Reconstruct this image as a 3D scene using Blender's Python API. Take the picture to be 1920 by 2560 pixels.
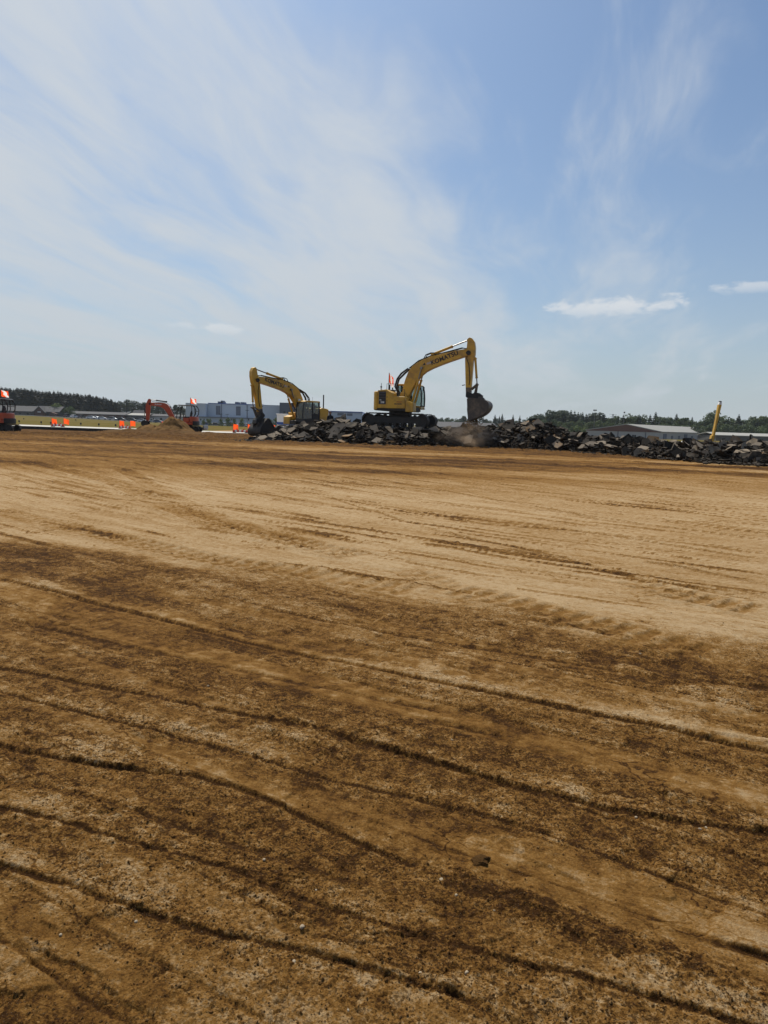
import bpy, bmesh, math, random
import numpy as np
from mathutils import Vector, Matrix

# ---------------------------------------------------------------- camera
scene = bpy.context.scene
for o in list(bpy.data.objects):
    bpy.data.objects.remove(o)
COL = scene.collection
R_ = math.radians
EYE = 1.65
PITCH, ROLL = R_(7.42), R_(1.7)
FPX = 2560 * 24.0 / 36.0
FW = Vector((0, math.cos(PITCH), -math.sin(PITCH)))
UP0 = Vector((0, math.sin(PITCH), math.cos(PITCH)))
RT = Vector((1, 0, 0)) * math.cos(ROLL) + UP0 * math.sin(ROLL)
UP = UP0 * math.cos(ROLL) - Vector((1, 0, 0)) * math.sin(ROLL)
cam_data = bpy.data.cameras.new('camera')
cam_data.sensor_fit = 'VERTICAL'
cam_data.sensor_height = 36.0
cam_data.lens = 24.0
cam_data.clip_start = 0.05
cam_data.clip_end = 20000
cam = bpy.data.objects.new('camera', cam_data)
COL.objects.link(cam)
M3 = Matrix((RT, UP, -FW)).transposed()
cam.matrix_world = Matrix.Translation((0, 0, EYE)) @ M3.to_4x4()
scene.camera = cam

# ---------------------------------------------------------------- sun and sky
SUN_EL, SUN_AZ = R_(54), R_(-20)          # azimuth from +Y, negative = to the left
SUN_DIR = Vector((math.sin(SUN_AZ) * math.cos(SUN_EL), math.cos(SUN_AZ) * math.cos(SUN_EL), math.sin(SUN_EL)))
sun_data = bpy.data.lights.new('sun', 'SUN')
sun_data.energy = 4.9
sun_data.angle = R_(0.6)
sun_data.color = (1.0, 0.94, 0.83)
sun = bpy.data.objects.new('sun', sun_data)
COL.objects.link(sun)
sun.location = (0, 0, 60)
sun.rotation_euler = (-SUN_DIR).to_track_quat('-Z', 'Y').to_euler()

scene.view_settings.view_transform = 'Standard'
scene.view_settings.look = 'None'
scene.view_settings.exposure = 0.0
scene.view_settings.gamma = 1.0
scene.view_settings.use_curve_mapping = False
scene.render.engine = 'CYCLES'
scene.cycles.use_denoising = True
scene.cycles.max_bounces = 5
scene.cycles.transparent_max_bounces = 12
scene.cycles.volume_bounces = 1


class NT:
    """small helper to write node trees"""
    def __init__(self, tree):
        self.t = tree
        self.n = tree.nodes
        self.l = tree.links

    def new(self, typ, **kw):
        nd = self.n.new(typ)
        for k, v in kw.items():
            setattr(nd, k, v)
        return nd

    def put(self, sock, v):
        if v is None:
            return
        if isinstance(v, bpy.types.NodeSocket):
            self.l.new(v, sock)
        else:
            if hasattr(sock, 'default_value') and hasattr(sock.default_value, '__len__') and not hasattr(v, '__len__'):
                v = (v,) * len(sock.default_value)
            if hasattr(v, '__len__') and len(v) == 3 and sock.type == 'RGBA':
                v = (*v, 1)
            sock.default_value = v

    def math(self, op, a, b=None, c=None, clamp=False):
        nd = self.new('ShaderNodeMath', operation=op, use_clamp=clamp)
        for i, v in enumerate((a, b, c)):
            if v is not None:
                self.put(nd.inputs[i], v)
        return nd.outputs[0]

    def vmath(self, op, a, b=None):
        nd = self.new('ShaderNodeVectorMath', operation=op)
        self.put(nd.inputs[0], a)
        if b is not None:
            self.put(nd.inputs[1], b)
        return nd.outputs[0]

    def noise(self, vec, scale, detail=4, rough=0.55, dist=0.0, lac=2.0, typ=None):
        nd = self.new('ShaderNodeTexNoise')
        if typ:
            nd.noise_type = typ
        if vec is not None:
            self.put(nd.inputs['Vector'], vec)
        self.put(nd.inputs['Scale'], scale)
        self.put(nd.inputs['Detail'], detail)
        self.put(nd.inputs['Roughness'], rough)
        self.put(nd.inputs['Lacunarity'], lac)
        self.put(nd.inputs['Distortion'], dist)
        return nd.outputs['Fac']

    def ramp(self, fac, lo, hi, a=0.0, b=1.0, smooth=True):
        nd = self.new('ShaderNodeMapRange')
        nd.interpolation_type = 'SMOOTHSTEP' if smooth else 'LINEAR'
        self.put(nd.inputs['Value'], fac)
        for i, v in zip(('From Min', 'From Max', 'To Min', 'To Max'), (lo, hi, a, b)):
            self.put(nd.inputs[i], v)
        return nd.outputs['Result']

    def mix(self, fac, a, b, mode='MIX'):
        nd = self.new('ShaderNodeMix', data_type='RGBA', blend_type=mode)
        nd.clamp_factor = True
        self.put(nd.inputs['Factor'], fac)
        self.put(nd.inputs['A'] if False else nd.inputs[6], a)
        self.put(nd.inputs[7], b)
        return nd.outputs[2]

    def comb(self, x, y, z):
        nd = self.new('ShaderNodeCombineXYZ')
        for i, v in enumerate((x, y, z)):
            self.put(nd.inputs[i], v)
        return nd.outputs[0]

    def sep(self, v):
        nd = self.new('ShaderNodeSeparateXYZ')
        self.put(nd.inputs[0], v)
        return nd.outputs


def build_world():
    w = bpy.data.worlds.new('World')
    scene.world = w
    w.use_nodes = True
    w.node_tree.nodes.clear()
    T = NT(w.node_tree)
    out = T.new('ShaderNodeOutputWorld')
    bg = T.new('ShaderNodeBackground')
    bg.inputs['Strength'].default_value = 0.1
    T.l.new(bg.outputs[0], out.inputs['Surface'])
    sky = T.new('ShaderNodeTexSky', sky_type='NISHITA', sun_disc=False)
    sky.sun_elevation = SUN_EL
    sky.sun_rotation = SUN_AZ
    sky.altitude = 100
    sky.air_density = 1.0
    sky.dust_density = 1.6
    sky.ozone_density = 1.8
    d = T.vmath('NORMALIZE', T.new('ShaderNodeTexCoord').outputs['Generated'])
    dx, dy, dz = T.sep(d)
    zc = T.math('ADD', T.math('MAXIMUM', dz, 0.0), 0.10)
    pxx = T.math('DIVIDE', dx, zc)
    pyy = T.math('DIVIDE', dy, zc)
    a = R_(14)                                  # bearing along which the cirrus is drawn out
    u = T.math('ADD', T.math('MULTIPLY', pxx, math.sin(a)), T.math('MULTIPLY', pyy, math.cos(a)))
    v = T.math('SUBTRACT', T.math('MULTIPLY', pxx, math.cos(a)), T.math('MULTIPLY', pyy, math.sin(a)))
    warp = T.noise(T.comb(T.math('MULTIPLY', u, 0.5), T.math('MULTIPLY', v, 0.8), 85.5), 1.0, 2, 0.5)
    v2 = T.math('ADD', v, T.math('MULTIPLY', T.math('SUBTRACT', warp, 0.5), 0.9))
    big = T.noise(T.comb(T.math('MULTIPLY', u, 0.28), T.math('MULTIPLY', v2, 0.75), 83.5), 1.0, 3, 0.5, 0.2)
    wisp = T.noise(T.comb(T.math('MULTIPLY', u, 0.55), T.math('MULTIPLY', v2, 2.0), 78.1), 1.0, 8, 0.56, 0.35)
    fine = T.noise(T.comb(T.math('MULTIPLY', u, 1.6), T.math('MULTIPLY', v2, 5.0), 1.7), 1.0, 6, 0.62, 0.8)
    # the veil is thick towards the left and thins out to the right
    bias = T.ramp(v, -1.8, 0.9, 0.15, -0.10, smooth=False)
    dens = T.math('ADD', T.math('ADD', T.math('MULTIPLY', big, 0.50), T.math('MULTIPLY', wisp, 0.80)),
                  T.math('ADD', T.math('MULTIPLY', fine, 0.30), bias))
    cl = T.ramp(dens, 0.665, 1.03)
    cl = T.math('MULTIPLY', cl, 0.92)
    base = T.mix(1.0, sky.outputs[0], (0.66, 0.825, 0.96), 'MULTIPLY')
    col = T.mix(cl, base, (6.2, 6.65, 7.15))
    # pale haze above the horizon
    hz = T.math('POWER', 2.718, T.math('MULTIPLY', T.math('MAXIMUM', dz, 0.0), -5.5))
    hz = T.math('MULTIPLY', hz, 0.92)
    col = T.mix(hz, col, (5.0, 5.6, 6.05))
    # a few small fair-weather clouds low over the horizon: bearing, elevation, half widths (degrees)
    az = T.math('ARCTAN2', dx, dy)
    el = T.math('ARCSINE', dz)
    tex = T.noise(T.comb(T.math('MULTIPLY', az, 26), T.math('MULTIPLY', el, 60), 0.4), 1.0, 6, 0.6, 0.3)
    tot = None
    for (ca, ce, wa, we, amp) in PUFFS:
        ea = T.math('DIVIDE', T.math('SUBTRACT', az, R_(ca)), R_(wa))
        ee = T.math('DIVIDE', T.math('SUBTRACT', el, R_(ce)), R_(we))
        # flat, dissolving underside and a crisp billowed top
        r2 = T.math('ADD', T.math('MULTIPLY', ea, ea), T.math('MULTIPLY', ee, ee))
        m = T.math('SUBTRACT', T.math('ADD', 1.0, T.math('MULTIPLY', T.math('SUBTRACT', tex, 0.5), 4.2)), r2)
        m = T.math('MULTIPLY', T.ramp(m, 0.0, 1.0), T.ramp(ee, -1.5, 0.45))
        m = T.math('MULTIPLY', m, amp)
        tot = m if tot is None else T.math('MAXIMUM', tot, m)
    col = T.mix(tot, col, (7.4, 7.6, 7.8))
    T.l.new(col, bg.inputs['Color'])


PUFFS = [(17.9, 9.3, 5.4, 0.95, 0.75), (26.9, 10.4, 2.4, 0.5, 0.55), (-13.6, 7.0, 2.0, 0.5, 0.5), (-16.5, 7.0, 1.5, 0.4, 0.3)]
build_world()


def ray(px, py):
    return FW + RT * ((px - 960) / FPX) + UP * ((1280 - py) / FPX)


def at(px, py, Y):
    """world point at depth Y seen at this photograph pixel (1920 x 2560)"""
    d = ray(px, py)
    return Vector((0, 0, EYE)) + d * (Y / d.y)


def on_plane(px, py, z=0.0):
    d = ray(px, py)
    return Vector((0, 0, EYE)) + d * ((z - EYE) / d.z)


# ---------------------------------------------------------------- numeric noise
def sstep(a, b, x):
    t = np.clip((x - a) / (b - a), 0, 1)
    return t * t * (3 - 2 * t)


def _hash(ix, iy, seed):
    h = (ix.astype(np.int64) * 374761393 + iy.astype(np.int64) * 668265263 + seed * 1442695041) & 0xFFFFFFFF
    h = ((h ^ (h >> 13)) * 1274126177) & 0xFFFFFFFF
    h = (h ^ (h >> 16)) & 0xFFFF
    return h.astype(np.float32) / 65535.0


def vnoise(x, y, seed=0):
    """value noise in -1..1"""
    fx, fy = np.floor(x), np.floor(y)
    ix, iy = fx.astype(np.int64), fy.astype(np.int64)
    tx, ty = (x - fx).astype(np.float32), (y - fy).astype(np.float32)
    tx = tx * tx * tx * (tx * (tx * 6 - 15) + 10)
    ty = ty * ty * ty * (ty * (ty * 6 - 15) + 10)
    a, b = _hash(ix, iy, seed), _hash(ix + 1, iy, seed)
    c, d = _hash(ix, iy + 1, seed), _hash(ix + 1, iy + 1, seed)
    return ((a + (b - a) * tx) * (1 - ty) + (c + (d - c) * tx) * ty) * 2 - 1


def fbm(x, y, octv=4, seed=0, gain=0.5):
    s, amp, tot = 0, 1.0, 0.0
    for k in range(octv):
        s = s + amp * vnoise(x, y, seed + k * 17)
        tot += amp
        amp *= gain
        x, y = x * 2.03 + 5.2, y * 2.03 + 1.3
    return s / tot


def lumps(x, y, seed, dens=0.6, rmin=0.2, rmax=0.48):
    """rounded clods: one random dome per unit cell, height 0..1"""
    out = np.zeros(x.shape, np.float32)
    fx, fy = np.floor(x), np.floor(y)
    ix0, iy0 = fx.astype(np.int64), fy.astype(np.int64)
    for ox in (-1, 0, 1):
        for oy in (-1, 0, 1):
            ix, iy = ix0 + ox, iy0 + oy
            on = _hash(ix, iy, seed) < dens
            cx = ix + 0.15 + 0.7 * _hash(ix, iy, seed + 1)
            cy = iy + 0.15 + 0.7 * _hash(ix, iy, seed + 2)
            r = rmin + (rmax - rmin) * _hash(ix, iy, seed + 3) ** 2
            q = 1 - ((x - cx) ** 2 + (y - cy) ** 2) / (r * r)
            out = np.maximum(out, np.where(on & (q > 0), np.sqrt(np.maximum(q, 0)) * r / rmax, 0))
    return out


def base_height(x, y):
    """large-scale shape of the land"""
    x = np.asarray(x, float)
    y = np.asarray(y, float)
    z = 0.28 * sstep(8, 42, y)
    z = z - 0.26 * sstep(-19, -27, x) * sstep(40, 62, y) * sstep(110, 86, y)     # the cut in front of the pavement edge
    z = z - 2.3 * sstep(-185, -80, x) * sstep(110, 260, y)
    return z


def gz(x, y):
    return float(base_height(np.array([x]), np.array([y]))[0])
# ---------------------------------------------------------------- materials
def new_mat(name):
    m = bpy.data.materials.new(name)
    m.use_nodes = True
    T = NT(m.node_tree)
    return m, T, m.node_tree.nodes['Principled BSDF']


def soil_material():
    m, T, b = new_mat('soil')
    geo = T.new('ShaderNodeNewGeometry')
    pos = geo.outputs['Position']
    damp = T.new('ShaderNodeAttribute', attribute_name='damp').outputs['Fac']  # soil dampness, plus painted shade and lit edges along the steps
    crumb = T.new('ShaderNodeAttribute', attribute_name='crumb').outputs['Fac']
    lv = T.new('ShaderNodeAttribute', attribute_name='lane').outputs['Vector']
    n1 = T.noise(T.vmath('MULTIPLY', lv, (6.0, 1.4, 1.0)), 1.0, 9, 0.68, 0.5)
    n0 = T.noise(T.vmath('MULTIPLY', lv, (26.0, 8.0, 1.0)), 1.0, 7, 0.70, 0.6)
    n2 = T.noise(pos, 14, 6, 0.65)
    n3 = T.noise(pos, 95, 4, 0.6)
    f = T.math('ADD', damp, T.math('MULTIPLY', T.math('ADD', T.math('SUBTRACT', n1, 0.5), T.math('MULTIPLY', T.math('SUBTRACT', n0, 0.5), 0.9)), 0.52))
    f = T.math('ADD', f, T.math('MULTIPLY', T.math('SUBTRACT', n2, 0.5), 0.85))
    f = T.math('ADD', f, T.math('MULTIPLY', T.math('SUBTRACT', n3, 0.5), 0.60))
    # crisp grains: every crumb of soil has a tone of its own
    def cells(scale, seed):
        vo = T.new('ShaderNodeTexVoronoi', feature='F1')
        T.put(vo.inputs['Vector'], pos)
        vo.inputs['Scale'].default_value = scale
        return T.math('SUBTRACT', T.sep(vo.outputs['Color'])[0], 0.5)
    wgt = T.math('ADD', 0.08, T.math('MULTIPLY', crumb, 0.24))
    f = T.math('ADD', f, T.math('MULTIPLY', cells(150, 1), wgt))
    f = T.math('ADD', f, T.math('MULTIPLY', cells(60, 2), wgt))
    f = T.math('ADD', f, T.math('MULTIPLY', cells(24, 3), T.math('MULTIPLY', wgt, 0.6)))
    # thin cracks in the drying crust
    vc = T.new('ShaderNodeTexVoronoi', feature='DISTANCE_TO_EDGE')
    lw = T.vmath('MULTIPLY', lv, (7.0, 3.4, 1.0))
    dn = T.new('ShaderNodeTexNoise')
    T.put(dn.inputs['Vector'], pos)
    dn.inputs['Scale'].default_value = 9.0
    dn.inputs['Detail'].default_value = 4
    T.put(vc.inputs['Vector'], T.vmath('ADD', lw, T.vmath('MULTIPLY', dn.outputs['Color'], (1.1, 1.1, 0.0))))
    vc.inputs['Scale'].default_value = 1.0
    crk = T.math('MULTIPLY', T.ramp(vc.outputs['Distance'], 0.0, 0.045, 1.0, 0.0), T.ramp(T.noise(pos, 1.1, 4, .6), 0.50, 0.62))
    f = T.math('ADD', f, T.math('MULTIPLY', crk, 0.42), clamp=True)
    ramp = T.new('ShaderNodeValToRGB')
    T.l.new(f, ramp.inputs['Fac'])
    cr = ramp.color_ramp
    stops = [(0.0, (0.430, 0.306, 0.170)), (0.25, (0.338, 0.217, 0.101)), (0.5, (0.234, 0.122, 0.034)),
             (0.75, (0.146, 0.070, 0.0175)), (1.0, (0.050, 0.023, 0.008))]
    while len(cr.elements) < len(stops):
        cr.elements.new(0.5)
    for e, (p, c) in zip(cr.elements, stops):
        e.position = p
        e.color = (*c, 1)
    # fine dark crumbs with their shadow specks painted in, and a few pale grains
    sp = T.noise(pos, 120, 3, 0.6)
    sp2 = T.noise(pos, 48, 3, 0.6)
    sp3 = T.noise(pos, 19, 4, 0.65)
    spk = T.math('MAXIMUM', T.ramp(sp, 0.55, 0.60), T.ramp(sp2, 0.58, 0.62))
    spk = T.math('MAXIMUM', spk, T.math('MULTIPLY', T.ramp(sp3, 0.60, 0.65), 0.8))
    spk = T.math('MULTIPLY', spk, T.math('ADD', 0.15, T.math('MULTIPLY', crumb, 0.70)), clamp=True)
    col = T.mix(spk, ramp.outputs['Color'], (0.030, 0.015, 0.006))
    gr = T.ramp(T.noise(pos, 330, 1, 0.5), 0.735, 0.76)
    col = T.mix(T.math('MULTIPLY', gr, 0.55), col, (0.52, 0.43, 0.30))
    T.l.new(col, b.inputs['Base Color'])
    b.inputs['Roughness'].default_value = 0.93
    b.inputs['Specular IOR Level'].default_value = 0.03
    h = T.math('ADD', T.math('MULTIPLY', T.noise(pos, 70, 6, 0.75), 0.016), T.math('ADD', T.math('MULTIPLY', n2, 0.010), T.math('MULTIPLY', n0, 0.016)))
    bp = T.new('ShaderNodeBump')
    bp.inputs['Strength'].default_value = 0.9
    bp.inputs['Distance'].default_value = 1.0
    T.l.new(h, bp.inputs['Height'])
    T.l.new(bp.outputs[0], b.inputs['Normal'])
    return m


MAT = {}
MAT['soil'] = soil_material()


def link(o, parent=None):
    COL.objects.link(o)
    if parent is not None:
        o.parent = parent
    return o


def tag(o, label=None, cat=None, group=None, kind=None):
    if label:
        o['label'] = label
    if cat:
        o['category'] = cat
    if group:
        o['group'] = group
    if kind:
        o['kind'] = kind
    return o


# ---------------------------------------------------------------- ground
# wheel, blade and crawler lines: traced on the ground; (kind, width m, depth m, points)
LINES = [
    ('step', .08, .030, [(-300, 1385), (0, 1452), (330, 1530), (636, 1608), (1157, 1724), (1540, 1803), (1920, 1882), (2300, 1960)]),
    ('step', .08, .030, [(-100, 1650), (300, 1728), (560, 1775), (760, 1815), (1000, 1880), (1157, 1925), (1330, 1975), (1600, 2040), (1920, 2085), (2300, 2150)]),
    ('step', .05, .016, [(-60, 1712), (0, 1728), (180, 1775), (420, 1840), (760, 1930), (1040, 1995), (1300, 2060), (1500, 2140), (1920, 2300), (2300, 2440)]),
    ('step', .05, .022, [(-80, 1845), (0, 1865), (150, 1900), (270, 1925), (500, 1945), (600, 1972), (700, 2010), (900, 2105), (1000, 2150), (1100, 2185)]),
    ('windrow', .085, .020, [(1000, 2135), (1150, 2195), (1350, 2285), (1550, 2365), (1700, 2420), (1920, 2530), (2100, 2620)]),
    ('step', .05, .020, [(-80, 2005), (0, 2027), (150, 2065), (330, 2118), (560, 2175), (800, 2265), (1050, 2340), (1200, 2385), (1500, 2460), (1920, 2580), (2200, 2660)]),
    ('step', .05, .026, [(-140, 2135), (0, 2172), (180, 2220), (270, 2255), (330, 2272), (420, 2300), (520, 2335), (620, 2360), (780, 2400), (960, 2450), (1150, 2505), (1320, 2560)]),
    ('step', .07, .030, [(1690, 2340), (1780, 2365), (1920, 2405), (2100, 2460)]),
    ('groove', .05, .012, [(430, 1465), (700, 1530), (1000, 1590), (1250, 1630), (1600, 1690), (1920, 1720), (2300, 1770)]),
    ('groove', .05, .012, [(0, 1545), (300, 1610), (600, 1675), (900, 1740), (1150, 1790)]),
    ('step', .04, .012, [(960, 1600), (1300, 1665), (1500, 1705), (1700, 1740), (1920, 1790), (2300, 1870)]),
    ('groove', .06, .014, [(1000, 1790), (1120, 1815), (1300, 1850)]),
    ('groove', .05, .010, [(0, 1960), (300, 2030), (520, 2090), (760, 2160), (900, 2230)]),
    ('tread', .46, .022, [(-20, 1275), (140, 1310), (330, 1355), (560, 1405), (780, 1435), (1050, 1480)]),
    ('tread', .50, .026, [(60, 1160), (170, 1185), (290, 1212), (420, 1270), (560, 1320), (680, 1345), (900, 1395)]),
    ('tread', .46, .022, [(300, 1178), (420, 1240), (520, 1290), (640, 1330), (800, 1365)]),
    ('tread', .46, .020, [(1000, 1420), (1120, 1470), (1250, 1500), (1500, 1570), (1800, 1650)]),
    ('tread', .55, .030, [(1290, 1140), (1400, 1152), (1600, 1168), (1920, 1188)]),
    ('tread', .50, .026, [(1560, 1448), (1700, 1490), (1920, 1535)]),
    ('groove', .10, .018, [(1300, 1395), (1500, 1425), (1650, 1455), (1920, 1505)]),
    ('windrow', .12, .030, [(1590, 1400), (1720, 1420), (1920, 1462)]),
    ('windrow', .16, .030, [(1250, 1370), (1330, 1382), (1440, 1398)]),
    ('windrow', .12, .022, [(1320, 1275), (1420, 1283), (1500, 1300)]),
    ('windrow', .14, .028, [(560, 1195), (760, 1208), (960, 1220), (1120, 1232)]),
    ('groove', .09, .016, [(1080, 1225), (1300, 1262), (1600, 1310), (1920, 1350)]),
    ('groove', .09, .016, [(960, 1265), (1200, 1310), (1450, 1330), (1920, 1400)]),
    ('groove', .09, .015, [(820, 1245), (1100, 1330), (1400, 1390), (1560, 1440)]),
    ('groove', .10, .018, [(0, 1215), (300, 1250), (600, 1275), (900, 1320)]),
]


def line_pts(pts):
    return np.array([tuple(on_plane(px, py, 0.0))[:2] for px, py in pts])


def poly_field(x, y, pts, reach):
    """signed distance (positive on the near/right-hand side) and arc length to an open polyline"""
    best = np.full(x.shape, 1e9, np.float32)
    sd = np.full(x.shape, 1e9, np.float32)
    arc = np.zeros(x.shape, np.float32)
    run = 0.0
    for (ax, ay), (bx, by) in zip(pts[:-1], pts[1:]):
        dx, dy = bx - ax, by - ay
        L = math.hypot(dx, dy)
        t = np.clip(((x - ax) * dx + (y - ay) * dy) / (L * L), 0, 1)
        qx, qy = x - (ax + t * dx), y - (ay + t * dy)
        d = np.hypot(qx, qy)
        m = d < best
        best = np.where(m, d, best)
        sgn = np.where(dx * qy - dy * qx < 0, 1.0, -1.0)
        sd = np.where(m, d * sgn, sd)
        arc = np.where(m, run + t * L, arc)
        run += L
    return sd, arc, run


# the working lanes bend: bearing of the lanes as a function of depth
_yy = np.linspace(-30, 140, 1701)
_ang = np.radians(np.interp(_yy, [0, 6, 12, 22, 45], [29, 31, 40, 52, 60]))
_F = np.concatenate([[0], np.cumsum((_yy[1] - _yy[0]) / np.tan(_ang[:-1]))])


def lane(x, y):
    psi = (x + np.interp(y, _yy, _F)) * 0.58
    s = x * 0.8 - y * 0.6
    return psi, s


def ground_fields(x, y, cell):
    """height, dampness (step shade painted in) and crumbliness of the dirt; cell = local mesh spacing (fine relief is left out where it cannot be held)"""
    z = base_height(x, y).astype(np.float32)
    psi, s = lane(x, y)
    n_big = fbm(x * 0.12, y * 0.12, 3, 11)
    # ---- where the soil is damp and dark
    bnd = np.array([tuple(on_plane(px, py))[:2] for px, py in [(-900, 1280), (0, 1362), (350, 1392), (694, 1440), (1157, 1522), (1504, 1592), (1920, 1632), (3000, 1740)]])
    sd, _, _ = poly_field(x, y, bnd, 50)
    sd = sd + 0.18 * fbm(x * 7, y * 7, 4, 6) + 0.40 * fbm(x * 0.9, y * 0.9, 4, 3) + 0.30 * fbm(psi * 2.2, s * 0.3, 3, 4)
    near = sstep(-0.55, 0.45, sd)
    lanes = fbm(psi * 2.6, s * 0.16, 4, 21)
    lanes2 = fbm(psi * 7.0, s * 0.33, 3, 22)
    lanes3 = fbm(psi * 17.0, s * 0.55, 3, 24)
    fg = 0.655 + 0.07 * lanes + 0.08 * lanes2 + 0.09 * lanes3 + 0.10 * fbm(x * 1.6, y * 1.6, 4, 23)
    edge = np.exp(-((sd - 0.35) / 0.5) ** 2)
    fg = fg + 0.06 * edge
    mid = 0.18 + 0.13 * fbm(psi * 1.4, s * 0.10, 4, 31) + 0.13 * lanes2 + 0.14 * lanes3 * sstep(-.3, .5, fbm(x * .5, y * .5, 2, 25)) + 0.10 * fbm(x * 0.8, y * 0.8, 4, 33)
    streak = sstep(0.27, 0.37, fbm(psi * 7.5 + 9, s * 0.45, 5, 35, 0.55) + 0.10 * vnoise(x * 6, y * 6, 5))
    zone = 0.45 + 0.55 * sstep(-0.15, 0.45, fbm(x * 0.35 + 3, y * 0.35, 3, 37))
    mid = mid + 0.62 * streak * zone
    # belts of turned, moist soil running across in front of the rubble
    far = sstep(16, 25, y + 3.0 * n_big - 0.10 * x)
    belt = fbm(x * 0.05 + 2, y * 0.42 + 0.10 * x, 4, 41)
    farv = 0.64 + 0.80 * belt + 0.14 * fbm(x * 0.4, y * 1.6, 4, 43) + 0.10 * lanes2
    damp = mid * (1 - far) + np.maximum(farv, 0.12) * far
    damp = damp * (1 - near) + fg * near
    toe = sstep(36.5, 42.0, y + 0.62 * np.maximum(x - 5, 0) + 0.7 * vnoise(x * .5, y * .5, 44))
    damp = damp * (1 - toe) + (0.86 + 0.14 * fbm(x * .9, y * .9, 3, 46)) * toe
    crumb = 0.22 * (1 - near) * (0.4 + 2.0 * streak * zone) + near * sstep(-0.20, 0.55, lanes + 0.5 * lanes2 + 0.25 + 0.7 * edge)
    crumb = np.clip(crumb + 0.5 * toe, 0, 1)
    # ---- relief
    near_w = sstep(16, 5, y)
    z += 0.022 * fbm(x * 0.5, y * 0.5, 3, 51) * sstep(60, 30, y)
    ok = lambda size: np.clip(1.6 - 1.2 * cell / size, 0, 1).astype(np.float32)
    z += (0.014 - 0.011 * near + 0.016 * far) * fbm(psi * 3.2, s * 0.25, 4, 53) * sstep(62, 50, y)
    z += 0.020 * streak * zone * (1 - near) * (0.4 + 0.6 * lumps(x * 7, y * 7, 55, .75) * ok(.14))
    z += 0.05 * far * lumps(x * 1.5, y * 1.5, 57, .45) * ok(.5) * sstep(0.3, 0.7, damp)
    z += 0.09 * toe * (0.4 + lumps(x * 2.1, y * 2.1, 59, .6)) * sstep(64, 55, y)
    # smooth pressed plates with broken edges in the damp ground
    pl = fbm(psi * 1.9 + 4, s * 0.5, 4, 61) + 0.25 * fbm(x * 3.1, y * 3.1, 4, 62)
    z += 0.012 * near * sstep(-0.02, 0.02, pl)
    pl2 = fbm(x * 1.3 + 7, y * 1.3, 5, 63)
    z += 0.008 * near * sstep(-0.012, 0.012, pl2) * near_w
    damp = damp + 0.16 * fbm(x * 11, y * 11, 4, 64) * (0.5 + near) - 0.15 * near * (sstep(-0.03, 0.03, pl) - 0.5) - 0.10 * near * (sstep(-0.03, 0.03, pl2) - 0.5)
    pale = sstep(0.22, 0.36, fbm(x * 2.4 + 3, y * 2.4, 5, 66) + 0.25 * fbm(psi * 5.0, s * 0.6, 3, 67))
    damp = damp - 0.16 * pale * near
    z += 0.004 * pale * near
    # shallow drying cracks
    for sc, sd_ in ((2.6, 71), (5.5, 73)):
        cr = np.abs(fbm(x * sc + 0.6 * vnoise(x * 5, y * 5, 70), y * sc * 1.5, 4, sd_))
        k = sstep(0.035, 0.0, cr) * sstep(0.0, 0.35, fbm(x * .8, y * .8, 2, sd_ + 1)) * ok(.06)
        z -= 0.008 * k * (near + 0.45 * (1 - near) * sstep(20, 10, y))
    # loose clods and crumbs
    z += 0.006 * crumb * lumps(x * 27, y * 27, 81, .22, .12, .46) * ok(.03) * sstep(14, 6, y)
    z += 0.020 * crumb * lumps(x * 11, y * 11, 80, .30, .10, .40) * ok(.09) * sstep(4, 8, y) * sstep(34, 22, y)
    z += 0.0055 * crumb * lumps(x * 55, y * 55, 83, .55, .16, .48) * ok(.016)
    z += 0.004 * (0.25 + crumb) * lumps(x * 105, y * 105, 85, .6, .2, .48) * ok(.008)
    z += 0.006 * fbm(x * 22, y * 22, 4, 87) * ok(.05) * (0.35 + crumb) * near
    z += 0.0030 * fbm(x * 9, y * 9, 4, 88) * ok(.08)
    # broad pale plates and a row of cleat prints close to the camera
    for k in range(16):
        cx, cy = -1.0 + 0.155 * k, 2.32 - 0.030 * k - 0.25
    # ---- thin blade lines that follow the lanes
    for pitch, dpt, wid, seed, lo_y, hi_y in ((0.31, 0.006, 0.010, 201, 0.0, 14.0), (0.13, 0.003, 0.008, 205, 0.0, 9.0), (0.42, 0.020, 0.030, 209, 7.0, 26.0), (0.9, 0.035, 0.06, 213, 18.0, 46.0)):
        pw = psi + 0.018 * vnoise(s * 0.5, psi * 1.5, seed) + 0.006 * fbm(x * 3.0, y * 3.0, 3, seed + 1)
        k = np.floor(pw / pitch)
        kk = k.astype(np.int64)
        dd_ = pw - (k + 0.25 + 0.5 * _hash(kk, kk * 0, seed)) * pitch
        st = sstep(0.25, 0.9, _hash(kk, kk * 0 + 3, seed)) * sstep(-0.25, 0.25, fbm(s * 0.35 + 7.3 * k, k * 3.1, 3, seed + 2))
        st = st * sstep(lo_y - 1.5, lo_y + 1.5, y) * sstep(hi_y + 3, hi_y - 3, y)
        g = np.exp(-(dd_ / wid) ** 2)
        rid = np.exp(-((dd_ - 2.4 * wid) / (1.5 * wid)) ** 2)
        z += (st * dpt * (-g + 0.55 * rid)).astype(np.float32)
        damp = damp + st * (0.22 * g - 0.07 * rid)
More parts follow.
